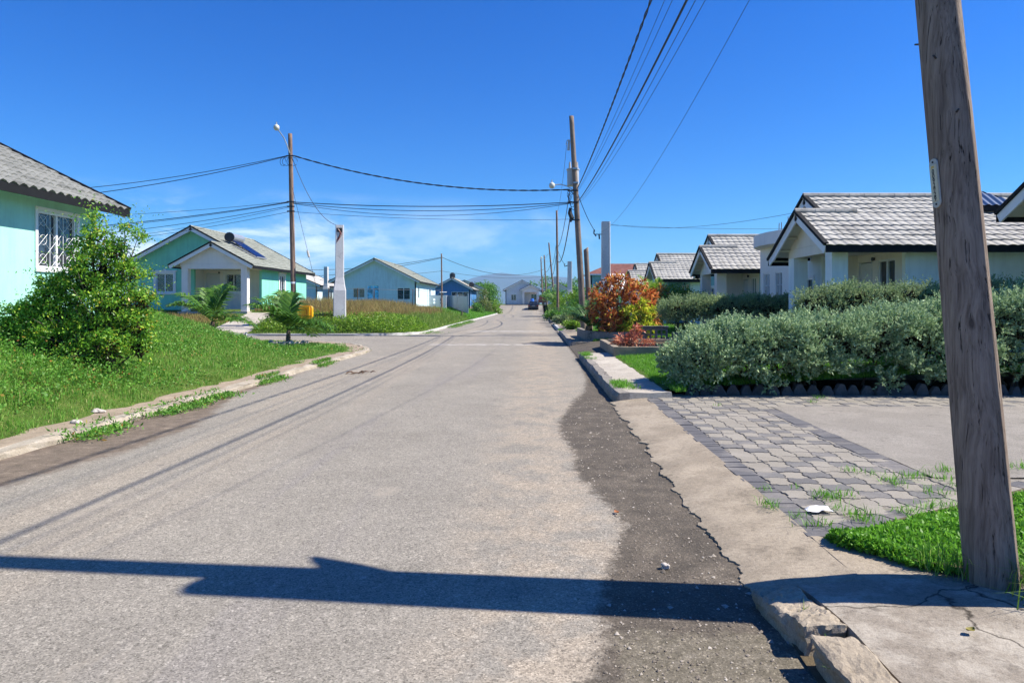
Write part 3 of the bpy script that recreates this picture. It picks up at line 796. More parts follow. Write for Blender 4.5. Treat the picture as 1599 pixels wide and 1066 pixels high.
# the ground the turf and weeds grow from, beside the slab
xx = np.linspace(1.9, 14, 40); yy = np.linspace(3.5, 4.9, 12); Xg, Yg = np.meshgrid(xx, yy)
front = np.interp(Xg, [1.9, 2.13, 2.36, 2.6, 3.2], [4.27, 3.9, 3.76, 3.6, 3.3]); back = 4.42 + .55*(Xg-1.9)
T = (Yg-3.5)/1.4
Yg2 = front + (back-front)*T
m_ = MB(); m_.grid(np.stack([Xg, Yg2, .145 - .05*T + .006*fbm2(Xg, Yg2, 5, 3)], -1))
structure(m_.build('verge_soil', M['soil'], smooth=True))
# ------------------------------------------------------------------ houses
def wall(mb, O, U, N, W, H, holes=(), thick=0.15, mi=0):
    O = np.array(O, float); U = np.array(U, float); N = np.array(N, float); Z = np.array([0, 0, 1.0])
    us = sorted({0.0, W, *[h[0] for h in holes], *[h[1] for h in holes]})
    zs = sorted({0.0, H, *[h[2] for h in holes], *[h[3] for h in holes]})
    def inh(u, z): return any(h[0] < u < h[1] and h[2] < z < h[3] for h in holes)
    q = lambda u, z, d: O + U*u + Z*z - N*d
    for a, b in zip(us[:-1], us[1:]):
        for c, d in zip(zs[:-1], zs[1:]):
            if inh((a+b)/2, (c+d)/2): continue
            mb.add([q(a,c,0), q(b,c,0), q(b,d,0), q(a,d,0)], [(0,1,2,3)], mi)
            mb.add([q(a,c,thick), q(b,c,thick), q(b,d,thick), q(a,d,thick)], [(3,2,1,0)], mi)
    for (a, b, c, d) in holes:
        for (u0, z0), (u1, z1) in (((a,c),(b,c)), ((b,c),(b,d)), ((b,d),(a,d)), ((a,d),(a,c))):
            mb.add([q(u0,z0,0), q(u1,z1,0), q(u1,z1,thick), q(u0,z0,thick)], [(0,1,2,3)], mi)
    for (u0, z0), (u1, z1) in (((0,0),(W,0)), ((W,0),(W,H)), ((W,H),(0,H)), ((0,H),(0,0))):
        mb.add([q(u0,z0,0), q(u1,z1,0), q(u1,z1,thick), q(u0,z0,thick)], [(3,2,1,0)], mi)

def frame_axes(O, U, N):
    return np.array(O, float), np.array(U, float), np.array(N, float), np.array([0, 0, 1.0])

def window(parent, O, U, N, hole, style='plain', glassm='glass', name='window'):
    """a sliding window set in its hole: frame, glass, sometimes lattice grille and moulded surround"""
    O, U, N, Z = frame_axes(O, U, N)
    a, b, c, d = hole; w = b-a; h = d-c; ctr = O + U*(a+b)/2 + Z*(c+d)/2
    fw = .05; mb = MB()
    def bar(u, z, hu, hz, dep=-.05, hd=.03, m=mb): m.obox(ctr + U*u + Z*z + N*dep, (U, N, Z), (hu, hd, hz))
    bar(0, h/2-fw/2, w/2, fw/2); bar(0, -h/2+fw/2, w/2, fw/2)
    bar(-w/2+fw/2, 0, fw/2, h/2-fw); bar(w/2-fw/2, 0, fw/2, h/2-fw)
    nm = 1 if w < 1.5 else 2
    for k in range(nm):
        bar(-w/2 + w*(k+1)/(nm+1), 0, .028, h/2-fw, -.045, .028)
    wo = mb.build(name, M['frame'], parent, local=True)
    g = MB(); g.obox(ctr - N*.07, (U, N, Z), (w/2-.01, .006, h/2-.01)); g.build('pane', M[glassm], wo, local=True)
    if 'grille' in style:
        g = MB(); n = max(2, int(round(w/.42))); dx = w/n; m2 = max(2, int(round(h/.42))); dz = h/m2
        for i in range(n):
            for j in range(m2):
                c0 = ctr + U*(-w/2+dx*(i+.5)) + Z*(-h/2+dz*(j+.5)) - N*.02
                for s1, s2 in ((-1, 1), (1, 1)):
                    g.tube([c0 - U*dx/2*s1*.96 - Z*dz/2*s2*.96, c0 + U*dx/2*s1*.96 + Z*dz/2*s2*.96], .0042, 4)
                pts = [c0 + U*math.cos(t)*dx*.26 + Z*math.sin(t)*dz*.26 for t in np.linspace(0, 2*math.pi, 13)]
                g.tube(pts, .0042, 4)
        for i in range(n+1):
            x = -w/2 + dx*i; x = min(max(x, -w/2+.03), w/2-.03)
            g.tube([ctr + U*x - Z*h/2*.97 - N*.02, ctr + U*x + Z*h/2*.97 - N*.02], .006, 4)
        g.build('grille', M['frame'], wo, local=True)
    if 'bars' in style:
        g = MB()
        for i in range(1, 4):
            z = -h/2 + h*i/4
            g.tube([ctr - U*w/2*.97 + Z*z - N*.03, ctr + U*w/2*.97 + Z*z - N*.03], .012, 4)
        for i in range(1, 4):
            x = -w/2 + w*i/4
            g.tube([ctr + U*x - Z*h/2*.97 - N*.03, ctr + U*x + Z*h/2*.97 - N*.03], .012, 4)
        g.build('grille', M['frame'], wo, local=True)
    if 'mould' in style:
        g = MB(); t = .15
        def mb_(u0, u1, z0, z1, p): g.obox(ctr + U*(u0+u1)/2 + Z*(z0+z1)/2 + N*p/2, (U, N, Z), ((u1-u0)/2, p/2, (z1-z0)/2))
        mb_(-w/2-t, -w/2, -h/2, h/2, .05); mb_(w/2, w/2+t, -h/2, h/2, .05)
        mb_(-w/2-t-.03, w/2+t+.03, -h/2-.14, -h/2, .075)
        mb_(-w/2-t, w/2+t, h/2, h/2+.13, .055); mb_(-w/2-t-.07, w/2+t+.07, h/2+.13, h/2+.20, .10)
        mb_(-.07, .07, h/2+.20, h/2+.27, .07)
        g.build('surround', M['trim'], wo, local=True)
    elif 'edge' in style:
        g = MB(); t = .07
        def mb2(u0, u1, z0, z1, p): g.obox(ctr + U*(u0+u1)/2 + Z*(z0+z1)/2 + N*p/2, (U, N, Z), ((u1-u0)/2, p/2, (z1-z0)/2))
        mb2(-w/2-t, -w/2, -h/2, h/2, .025); mb2(w/2, w/2+t, -h/2, h/2, .025); mb2(-w/2-t, w/2+t, h/2, h/2+t, .027); mb2(-w/2-t, w/2+t, -h/2-t, -h/2, .04)
        g.build('surround', M['trim'], wo, local=True)
    return wo

def door(parent, O, U, N, hole):
    O, U, N, Z = frame_axes(O, U, N)
    a, b, c, d = hole; w = b-a; h = d-c; ctr = O + U*(a+b)/2 + Z*(c+d)/2
    g = MB(); g.obox(ctr - N*.07, (U, N, Z), (w/2-.04, .02, h/2-.02))
    for z0, hz in ((.22*h, .2*h), (-.24*h, .17*h)):
        for u0 in (-.2*w, .2*w):
            g.obox(ctr + U*u0 + Z*z0 - N*.045, (U, N, Z), (.14*w, .008, hz))
    for s in (-1, 1): g.obox(ctr + U*s*(w/2-.02) - N*.05, (U, N, Z), (.02, .045, h/2))
    do = g.build('door', M['door'], parent, local=True)
    hd = MB(); p = ctr + U*(.36*w) - N*.045 - Z*.02
    hd.tube([p, p + N*.06, p + N*.06 - U*.10], .012, 6); hd.build('handle', M['steel'], do, local=True)
    return do

def tile_slope(mb, O, A, B, Lg, S, per=.24, course=.29, amp=.011, step=.030, res=6, mi=0):
    O = np.array(O, float); A = np.array(A, float); B = np.array(B, float)
    N = np.cross(A, B)
    if N[2] < 0: N = -N
    nu = max(4, int(Lg/per*res)); u = np.linspace(0, Lg, nu+1)
    wv = amp*(np.sin(2*np.pi*u/per) + .35*np.sin(4*np.pi*u/per + .8))
    rows = [O + A*u[:, None] + N*(-.03) + N*wv[:, None]]
    nc = max(1, int(round(S/course))); c = S/nc
    for k in range(nc):
        jj = .004*rng.normal(size=1)
        sag = .006*np.sin(u*1.7 + k*1.3)
        v0 = k*c - (.02 if k else .035); v1 = (k+1)*c
        rows.append(O + A*u[:, None] + B*v0 + N*(step+jj+wv+sag)[:, None])
        rows.append(O + A*u[:, None] + B*(v0 + .03) + N*(step*.96+jj+wv+sag)[:, None])
        rows.append(O + A*u[:, None] + B*(v1-.02 if k < nc-1 else v1) + N*(.003+wv*.9+sag)[:, None])
    mb.grid(np.stack(rows), mi)

def roof_trim(parent, dark, white, soff, p0, p1, out, h=.20, cap=.07):
    dark, white = MB(), MB()
    """verge on a gable slope: white barge board with a dark capping above"""
    p0 = np.array(p0, float); p1 = np.array(p1, float); out = np.array(out, float)
    d = p1-p0; Ln = np.linalg.norm(d); d /= Ln
    n = np.cross(d, out); n = n if n[2] > 0 else -n
    c = (p0+p1)/2
    white.obox(c - n*(h/2+.015) - out*.02, (d, out, n), (Ln/2, .02, h/2))
    dark.obox(c + n*.022 - out*.005, (d, out, n), (Ln/2, .055, .036))
    b_ = white.build('barge_board', soff, parent, local=True); dark.build('verge_cap', M['dark_trim'], b_, local=True)

def l_house(name, label, loc, rz, P_, cat='house', group=None):
    """bungalow with a low main gable and a smaller porch gable sharing one eave.
    local axes: +x runs from the gable end into the house, +y from the shared eave to the ridge"""
    t = P_.get('t', .54); c = 1/math.hypot(1, t); s = t*c
    ze, um, U_, vm, vp = P_['ze'], P_['um'], P_['U'], P_['vm'], P_['vp']
    res = P_.get('res', 6); tl = M[P_.get('tile', 'tile')]
    bm, pm, tm = M[P_['body']], M[P_['porch']], M[P_.get('trim', 'trim')]
    root = thing(name, label, cat, loc, rz, group)
    # --- roof
    rf = MB()
    porch = vp > 0
    uw = um + .5; ud = P_['ud']; ua = P_.get('ua', ud); ta = dict(res=res, amp=P_.get('amp', .011))
    tile_slope(rf, (um, 0, ze), (1,0,0), (0,c,s), U_-um, vm/c, **ta)
    tile_slope(rf, (U_, 2*vm, ze), (-1,0,0), (0,-c,s), U_-um, vm/c, **ta)
    if porch:
        tile_slope(rf, (0, 0, ze), (1,0,0), (0,c,s), um-.002, vp/c, **ta)
        tile_slope(rf, (uw+.5, 2*vp, ze), (-1,0,0), (0,-c,s), uw+.5, vp/c, **ta)
    for (a, b, v, z) in ([(um-.03, U_, vm, ze+t*vm)] + ([(-.03, um+.9, vp, ze+t*vp)] if porch else [])):
        n = max(2, int((b-a)/.4))
        for k in range(n):
            u0 = a + (b-a)*k/n; u1 = a + (b-a)*(k+1)/n + .03
            rf.tube([(u0, v, z+.02), (u1, v, z+.03)], [.085, .075], 8)
    ro = rf.build('roof', tl, root, local=True)
    dk, wh, so, rt = MB(), MB(), MB(), MB()
    bgm = tm if P_.get('white_barge') is None else M['trim']
    ap = ze + t*vm
    roof_trim(root, None, None, bgm, (um, vp, ze+t*vp), (um, vm, ap), (-1,0,0))
    roof_trim(root, None, None, bgm, (um, 2*vm, ze), (um, vm, ap), (-1,0,0))
    roof_trim(root, None, None, bgm, (U_, 0, ze), (U_, vm, ap), (1,0,0)); roof_trim(root, None, None, bgm, (U_, 2*vm, ze), (U_, vm, ap), (1,0,0))
    if porch:
        app = ze + t*vp
        roof_trim(root, None, None, bgm, (0, 0, ze), (0, vp, app), (-1,0,0)); roof_trim(root, None, None, bgm, (0, 2*vp, ze), (0, vp, app), (-1,0,0))
    # eave fascia
    dk.box((.0 if porch else um, -.02, ze-.17), (U_, .012, ze-.005))
    dk.build('fascia', M['dark_trim'], root, local=True); dk = MB()
    dk.box((um, 2*vm-.012, ze-.17), (U_, 2*vm+.02, ze-.005)); dk.build('fascia', M['dark_trim'], root, local=True)
    if porch: dk = MB(); dk.box((.03, 2*vp-.01, ze-.14), (uw-.02, 2*vp+.02, ze-.008))
    if porch: dk.build('fascia', M['dark_trim'], root, local=True)
    # soffit slabs under the tiles and rafters showing below the gables
    def slab(u0, u1, v0, v1, z0, z1):
        p = [np.array((u0, v0, z0)), np.array((u1, v0, z0)), np.array((u1, v1, z1)), np.array((u0, v1, z1))]
        n = np.cross(p[1]-p[0], p[3]-p[0]); n = n/np.linalg.norm(n); n = n if n[2] > 0 else -n
        so.prism([x - n*.032 for x in p], -n*.05)
    slab(um+.03, U_-.03, .02, vm-.03, ze+.02*t, ap-.03*t); slab(um+.03, U_-.03, 2*vm-.02, vm+.03, ze+.02*t, ap-.03*t)
    if porch:
        slab(.03, um-.01, .02, vp-.03, ze+.02*t, app-.03*t); slab(.03, uw+.4, 2*vp-.02, vp+.03, ze+.02*t, app-.03*t)
    sof = so.build('soffit', M['soffit'], root, local=True)
    for (u0, v0, zz, vv) in ([(um, vm, ap, vm)] + ([(0, vp, app, vp)] if porch else [])):
        n = int(vv/.55)
        for sg in (-1, 1):
            for k in range(n):
                v = v0 + sg*(k+.5)*.55; z = zz - t*(k+.5)*.55 - .13
                if res < 4: continue
                rt = MB(); rt.box((u0+.045, v-.03, z-.045), (u0+.42, v+.03, z+.02)); rt.build('rafter', M['rafter'], sof, local=True)
    # --- walls
    wl = MB(); H = ze + .12; vB = 2*vm - .5; Ue = U_ - .4
    vw = P_.get('vw', 2.9); vc = P_.get('vc', vw)
    A_h = P_.get('A', []); F_h = P_.get('F', []); D_w = P_.get('D', [])
    a0 = ua if porch else uw
    O_A, U_A, N_A = (a0, .5, 0), (1,0,0), (0,-1,0)
    wall(wl, O_A, U_A, N_A, Ue-a0, H, [h[0] for h in A_h])
    O_F, U_F, N_F = (uw, vB, 0), (0,-1,0), (-1,0,0)
    vF = vw if porch else .5
    wall(wl, O_F, U_F, N_F, vB-vF-(0 if porch else .003), H, [h[0] for h in F_h])
    wall(wl, (Ue, .503, 0), (0,1,0), (1,0,0), vB-.506, H)
    wall(wl, (Ue, vB, 0), (-1,0,0), (0,1,0), Ue-uw, H)
    g0 = ze + .125; vv0 = .5 + (.125/t if False else 0)
    def gable(mb, u, va, vb, vmid, zt, ext):
        mb.prism([(u, va, g0), (u, vb, g0), (u, vb, ze+t*(va)-.09), (u, vmid, zt-.09), (u, va, ze+t*(va)-.09)], (ext, 0, 0))
    gable(wl, uw, .5, vB, vm, ap, .15); gable(wl, Ue-.15, .5, vB, vm, ap, .15)
    wo = wl.build('wall', bm, root, local=True)
    for h in A_h: window(root, O_A, U_A, N_A, h[0], h[1], h[2] if len(h) > 2 else 'glass')
    for h in F_h: window(root, O_F, U_F, N_F, h[0], h[1], h[2] if len(h) > 2 else 'glass')
    if porch:
        pc = MB(); u0 = .36; hz = P_.get('hz', 2.2)
        vq = 2*vp - .5
        O_D, U_D, N_D = (ud, vw, 0), (0,-1,0), (-1,0,0)
        wall(pc, O_D, U_D, N_D, vw-.655, H, [h[0] for h in D_w], .12)
        wall(pc, (uw+.152, vw, 0), (1,0,0), (0,-1,0), max(.05, ud-uw-.154), H, [], .12)
        cw = P_.get('cw', .38)
        co = MB(); co.box((u0, .5, -.6), (u0+cw, .5+cw, hz)); co.build('column', M[P_.get('col', P_['porch'])], root, local=True)
        co = MB(); co.box((u0, vc, -.6), (u0+cw, vc+cw, hz)); co.build('column', M[P_.get('col', P_['porch'])], root, local=True)
        pc.box((u0+.24, .5, hz), (ua-.003, .72, H-.003))
        pc.box((u0, .5, hz), (u0+.24, vc+cw, H))
        if vq > vc+cw + .05: pc.box((u0, vc+cw, H-.15), (u0+.2, vq, H))
        gable(pc, u0, .5, vq, vp, app, .2)
        pc.box((u0+.245, .725, hz+.06), (ud-.005, vw-.005, hz+.12))
        pc.build('porch_wall', pm, root, local=True)
        fl = MB(); fl.box((u0-.1, .45, -.6), (ud-.01, max(vc+cw, vw-.01), .03)); fl.build('porch_floor', M['conc_pale'], root, local=True)
        for h in D_w:
            (door if h[1] == 'door' else window)(*((root, O_D, U_D, N_D, h[0]) if h[1] == 'door' else (root, O_D, U_D, N_D, h[0], h[1])))
        lm = MB(); lm.tube([(ud-.02, vw-.95, hz-.08), (ud-.08, vw-.95, hz-.08)], [.04, .055], 8); lm.build('porch_lamp', M['dark'], root, local=True)
    ft = MB(); ft.box((uw-.02, .48, -1.2), (Ue+.02, vB+.02, .0)); ft.build('foundation', M['conc_grey'], root, local=True)
    return root

# the four look-alike bungalows along the right-hand side, and the nearest one at the frame edge
def right_spec(body, porch, **kw):
    d = dict(ze=2.62, um=.62, U=12.5, vm=2.85, vp=1.82, ud=2.1, vw=2.9, t=.545, body=body, porch=porch, hz=2.5,
             A=[((3.35, 4.95, .75, 2.05), 'edge', 'curtain_glass'), ((6.6, 7.9, .8, 2.0), 'edge')],
             F=[((.75, 1.75, .7, 2.0), 'edge')],
             D=[((.05, .82, 0, 2.36), 'door'), ((1.10, 1.94, .05, 2.38), 'plain')])
    d.update(kw); return d
l_house('bungalow', 'pale blue bungalow with porch behind the front hedge', (6.68, 15.7, .33), 0, right_spec('blue', 'beige', col='blue'))
h2 = right_spec('teal', 'lilac', D=[((.05, .82, 0, 2.3), 'door'), ((1.2, 1.8, .05, 2.35), 'plain')], res=5, U=5.0, A=[], col='lilac')
l_house('bungalow', 'bungalow with teal porch columns beside the flat-roofed white extension', (6.86, 26.65, .33), 0, h2)
l_house('bungalow', 'bungalow with dark shaded porch behind the areca palm', (6.6, 37.7, .33), 0, right_spec('aqua', 'teal', res=4))
l_house('bungalow', 'small far bungalow roof between the red-roofed villa and the areca palm', (6.75, 47.8, .33), 0, right_spec('aqua', 'lilac', res=3))
l_house('bungalow', 'white gable end with dark verge cut by the right frame edge', (10.1, 12.25, .93), 0, right_spec('blue', 'lilac', um=0, vp=0, ud=.5, vm=1.35, U=5, A=[], F=[((.5, 1.1, .7, 2.0), 'edge')]))
# dark blue sheet-metal canopy roof behind the nearest ridge
sh = thing('canopy', 'dark blue corrugated metal canopy rising beside the leaning pole over the grey tiles', 'canopy', (13.6, 17.9, .33))
X0, Y0, Z0 = 11.45, 17.4, 4.12
mb = MB()
def ribbed(a, e, nrm_in, rise, W_, per=.19):
    """hipped side of corrugated sheet: parallel ribs running up the slope, cut by the hips"""
    a, e = np.array(a, float), np.array(e, float); Ln = np.linalg.norm(e-a); d = (e-a)/Ln; n_ = int(Ln/per*8); x = np.linspace(0, Ln, n_)
    f_ = np.minimum(1, np.minimum(x, Ln-x)/W_); up_ = np.array((nrm_in[0]*W_, nrm_in[1]*W_, rise)); nn_ = np.array((-nrm_in[0]*rise, -nrm_in[1]*rise, W_)); nn_ /= np.linalg.norm(nn_)
    lo_ = a + d*x[:, None] + nn_*(.016*np.sin(2*math.pi*x/per))[:, None]; mb.grid(np.stack([lo_, lo_ + up_*f_[:, None]]))
for a_, e_, n_i in (((X0-.7, Y0), (X0+1.0, Y0), (0, 1)), ((X0+1.0, Y0), (X0+1.0, Y0+1.7), (-1, 0)), ((X0-.7, Y0+1.7), (X0-.7, Y0), (1, 0)), ((X0+1.0, Y0+1.7), (X0-.7, Y0+1.7), (0, -1))): ribbed((*a_, Z0), (*e_, Z0), n_i, .58, .85)
mb.build('metal_roof', M['blue_sheet'], sh)
mb = MB(); mb.box((X0-.65, Y0-.01, Z0-.16), (X0+.95, Y0+.03, Z0-.02)); mb.build('fascia', M['dark_trim'], sh)
for px_ in (X0-.55, X0+.85):
    for py_ in (Y0+.1, Y0+1.6):
        mb = MB(); mb.box((px_-.05, py_-.05, .3), (px_+.05, py_+.05, Z0-.03)); mb.build('post', M['dark'], sh)

# white flat-roofed extension with rounded parapet, between the two right-hand bungalows
ex = thing('house_extension', 'white flat-roofed extension with rounded parapet and rebar stubs', 'building', (8.4, 22.4, .33))
wl = MB()
hs = [(.35, 1.0, .55, 2.38), (1.55, 2.25, .55, 2.38)]
def RW(): return (0, 3.1, 0), (0, -1, 0), (-1, 0, 0)
O_, U_, N_ = RW()
wall(wl, O_, U_, N_, 3.1, 3.35, hs); wall(wl, (0.003, 0, 0), (1,0,0), (0,-1,0), 5, 3.35); wall(wl, (5, .003, 0), (0,1,0), (1,0,0), 3.09, 3.35)
wl.build('wall', M['white_wall'], ex, local=True)
for h in hs: window(ex, O_, U_, N_, h, 'bars')
mb = MB()
arc = [(5.0, -.25), (0.2, -.25)] + [(-.55*math.cos(a)*1 + .1, 1.45 - 1.7*math.cos(a) * 1.0) for a in np.linspace(.25, math.pi-.25, 14)] + [(0.2, 3.15), (5.0, 3.15)]
arc = [(5.0, -.25), (-.1, -.25), (-.38, .2), (-.52, .8), (-.58, 1.45), (-.52, 2.1), (-.38, 2.7), (-.1, 3.15), (5.0, 3.15)]
mb.prism([(x, y, 3.28) for x, y in arc], (0, 0, .42)); mb.build('parapet', M['white_wall'], ex, local=True)
for k, (x, y) in enumerate(((.2, .3), (.25, 1.0), (.5, 1.5), (.3, 2.0), (.6, 2.6), (1.2, .6), (1.3, 1.8))):
    mb = MB(); mb.tube([(x, y, 3.65), (x+.02, y+.01, 4.15+.1*(k % 3))], .014, 5); mb.build('rebar', M['twig'], ex, local=True)

# two-storey villa with red hip roof
vl = thing('villa', 'two-storey pale villa with red hipped roof behind the concrete pillar', 'house', (6.0, 74, .5))
mb = MB(); wall(mb, (0, 6, 0), (0,-1,0), (-1,0,0), 6, 4.3, [(.7, 1.6, 2.9, 4.1), (2.4, 3.6, .3, 2.0), (4.2, 5.2, 2.9, 4.0)]); wall(mb, (.003, 0, 0), (1,0,0), (0,-1,0), 7, 4.3, [(.4, 1.5, 2.5, 3.7), (.6, 1.4, .2, 1.9)])
mb.box((.16, .16, 0), (6.9, 5.9, 4.2)); vw_ = mb.build('wall', M['teal'], vl, local=True)
mb = MB(); z0, z1 = 4.3, 5.6
c_ = [(-.6, -.6, z0), (8.4, -.6, z0), (8.4, 6.6, z0), (-.6, 6.6, z0), (2.4, 3, z1), (8.4, 3, z1)]
mb.add(c_, [(0,1,5,4), (2,3,4,5), (3,0,4), (1,2,5), (3,2,1,0)]); mb.build('roof', M['tile_red'], vl, local=True)
mb = MB(); mb.box((.15, -1.1, 2.05), (2.2, -.01, 2.2)); mb.box((.15, -1.1, 2.2), (2.2, -1.0, 3.05)); bo = mb.build('balcony', M['white_wall'], vl, local=True)
mb = MB(); mb.box((-.62, -.62, 4.16), (8.42, -.5, 4.3)); mb.box((-.62, -.5, 4.16), (-.5, 6.6, 4.3)); mb.build('fascia', M['trim'], vl, local=True)
an = thing('outbuilding', 'low building with white gable wall and pale sheet roof below the red-roofed villa', 'building', (8.2, 70, .5))
mb = MB(); mb.box((0, 0, 0), (6, 3, 2.6)); mb.build('wall', M['white_wall'], an, local=True)
mb = MB(); mb.prism([(-.4, -.4, 2.6), (-.4, 3.6, 2.6), (-.4, 3.2, 4.3)], (7, 0, 0)); mb.build('roof', M['white_wall'], an, local=True)

# ---------------- left-hand houses (gable ends face the camera, so turned a quarter)
Q = R(90)
l_house('bungalow', 'mint green bungalow with solar heater on its roof', (-16.25, 39.3, 1.12), Q,
        dict(ze=2.68, um=1.75, U=11.0, vm=4.5, vp=2.45, ud=3.5, ua=2.5, vw=4.5, vc=3.95, t=.54, body='mint', porch='lilac', tile='tile_sage', col='lilac', hz=2.5, cw=.36,
             A=[((2.84, 3.75, 1.2, 2.32), 'mould')], F=[((1.68, 2.73, 1.18, 2.31), 'mould grille')],
             D=[((.06, .98, 0, 2.38), 'door'), ((1.35, 2.32, 1.2, 2.34), 'mould grille')], res=5))
sw = thing('solar_water_heater', 'solar water heater with black-ended tank lying on the mint roof', 'solar heater', (-17.9, 43.5, 4.9))
# sits on the right-hand slope of the green roof: local slope direction falls toward +x
th = math.atan(.54)
def on_roof(X, Y, h=0.0):
    z = 1.12 + 2.68 + .54*(-16.25 - X)
    return np.array((X + h*math.sin(th), Y, z + h*math.cos(th)))
tk = MB(); tk.tube([on_roof(-19.1, 42.2, .42), on_roof(-19.1, 43.8, .42)], .27, 16); tk.build('tank', M['steel'], sw)
tk = MB(); tk.tube([on_roof(-19.1, 42.12, .42), on_roof(-19.1, 42.22, .42)], .30, 16); tk.build('end_cap', M['black_plastic'], sw)
tb = MB()
for k in range(13):
    y = 42.35 + k*.11
    tb.tube([on_roof(-18.95, y, .30), on_roof(-17.35, y, .16)], .034, 6)
tb.build('collector_tubes', M['solar'], sw)
fr = MB()
for y in (42.3, 43.7): fr.tube([on_roof(-19.2, y, .06), on_roof(-17.3, y, .10)], .03, 5); fr.tube([on_roof(-19.1, y, .05), on_roof(-19.1, y, .2)], .03, 5)
fr.tube([on_roof(-17.3, 42.25, .12), on_roof(-17.3, 43.8, .12)], .04, 5); fr.build('frame', M['steel'], sw)

l_house('bungalow', 'near mint green bungalow with tiled eave at the left frame edge', (-9.28, 4.6, 1.12), Q,
        dict(ze=2.62, um=0.0, U=11.0, vm=4.0, vp=0, ud=.5, t=.5, body='mint_near', porch='mint_near', tile='tile_dark',
             A=[((8.3, 9.45, 1.18, 2.32), 'edge grille'), ((2.0, 3.2, 1.15, 2.3), 'edge grille')], F=[((3, 4.2, 1.0, 2.2), 'edge')], res=8, amp=.028))
l_house('bungalow', 'pale blue gabled bungalow standing behind the overgrown lot', (-12.75, 75.3, 1.3), Q,
        dict(ze=2.75, um=0, U=15.5, vm=5.05, vp=0, ud=.5, t=.5, body='aqua', porch='blue', tile='tile_sage', white_barge=1,
             A=[((1.3, 2.2, .9, 2.2), 'plain'), ((9.5, 10.6, .9, 2.2), 'plain')],
             F=[((2.1, 3.4, .95, 2.05), 'plain'), ((3.65, 5.0, .25, 2.35), 'plain', 'cyan_glass'), ((7.0, 8.45, .75, 2.05), 'plain')], res=3))
l_house('bungalow', 'strong blue gabled house behind the grey sheet-metal gate', (-9.2, 101, 1.25), Q,
        dict(ze=2.5, um=0, U=12, vm=3.2, vp=0, ud=.5, t=.52, body='deepblue', porch='blue', tile='tile', white_barge=1,
             A=[((1.0, 2.0, .8, 2.0), 'plain')], F=[((.6, 1.5, .8, 1.9), 'plain'), ((2.6, 5.2, .2, 2.1), 'plain')], res=2))
l_house('bungalow', 'grey-blue bungalow closing the far end of the street', (1.15, 132.3, 1.5), Q,
        dict(ze=2.75, um=1.0, U=11, vm=3.75, vp=2.1, ud=2.6, vw=3.3, t=.52, body='grey_wall', porch='lilac', tile='tile', hz=2.3,
             A=[], F=[((1.1, 2.1, .7, 1.9), 'plain')], D=[((.2, 1.0, 0, 2.05), 'door'), ((1.3, 2.4, .8, 2.0), 'plain')], res=2))
l_house('bungalow', 'plain grey-blue gable end right of the end-of-street bungalow', (7.4, 138, 1.5), Q,
        dict(ze=2.7, um=0, U=11, vm=3.1, vp=0, ud=.5, t=.6, body='grey_wall', porch='lilac', tile='tile', A=[], F=[((2.5, 3.5, .8, 1.9), 'plain')], res=2))
l_house('bungalow', 'yellow-walled house with green roof mostly behind the roadside trees', (-8.4, 119, 1.3), Q,
        dict(ze=2.7, um=0, U=12, vm=4.0, vp=0, ud=.5, t=.42, body='beige', porch='lilac', tile='tile_blue', A=[((2, 3, .8, 2), 'plain')], F=[((2, 3, .8, 2), 'plain')], res=2))
l_house('bungalow', 'low white-roofed house seen between the utility pole and the concrete pillar', (-24.6, 78, 1.2), Q,
        dict(ze=2.5, um=0, U=10, vm=4.2, vp=0, ud=.5, t=.42, body='aqua', porch='lilac', tile='conc_white', A=[((2, 3, .8, 2), 'plain'), ((5, 6, .8, 2), 'plain')], F=[((1, 2, .8, 2), 'plain'), ((5, 6.2, .8, 2), 'plain')], res=2))
# black roof tanks on the blue house
for k, (x, y, z, lb) in enumerate(((-12.45, 102.5, 5.55, 'black water tank on the ridge of the strong blue house'), (-9.9, 106.0, 4.25, 'black water tank low on the eave of the strong blue house'))):
    tt = thing('water_tank', lb, 'water tank', (x, y, z))
    mb = MB(); mb.tube([(x, y, z-.1), (x, y, z+.5), (x, y, z+.62)], [.42, .42, .18], 14); mb.build('tank_body', M['black_plastic'], tt)
    mb = MB(); mb.tube([(x, y, z+.62), (x, y, z+.70)], .2, 12); mb.build('lid', M['black_plastic'], tt)
# ------------------------------------------------------------------ poles, pillars, cables, street things
def rough_pole(mb, p0, p1, r0, r1, n=28, k=60, amp=.006, chamfer=0.0, seed=1):
    p0 = np.array(p0, float); p1 = np.array(p1, float); V = []
    r = np.random.default_rng(seed); ph = r.uniform(0, 6.28, 8)
    for i in range(k+1):
        t = i/k; c = p0 + (p1-p0)*t; rad = r0 + (r1-r0)*t
        for j in range(n):
            a = 2*math.pi*j/n
            rr = rad + amp*(.5*math.sin(3*a+ph[0]+1.2*math.sin(5*t)) + .35*math.sin(7*a+ph[1]+3*t) + .3*math.sin(9*t*2+ph[2]+a) + .25*math.sin(13*a+ph[3]))
            q = c + np.array((rr*math.cos(a), rr*math.sin(a), 0))
            if i == k: q[2] += chamfer*math.cos(a)
            V.append(q)
    F = []
    for i in range(k):
        for j in range(n):
            j2 = (j+1) % n; F.append((i*n+j, i*n+j2, (i+1)*n+j2, (i+1)*n+j))
    F.append(tuple(k*n+j for j in range(n)))
    mb.add(V, F)

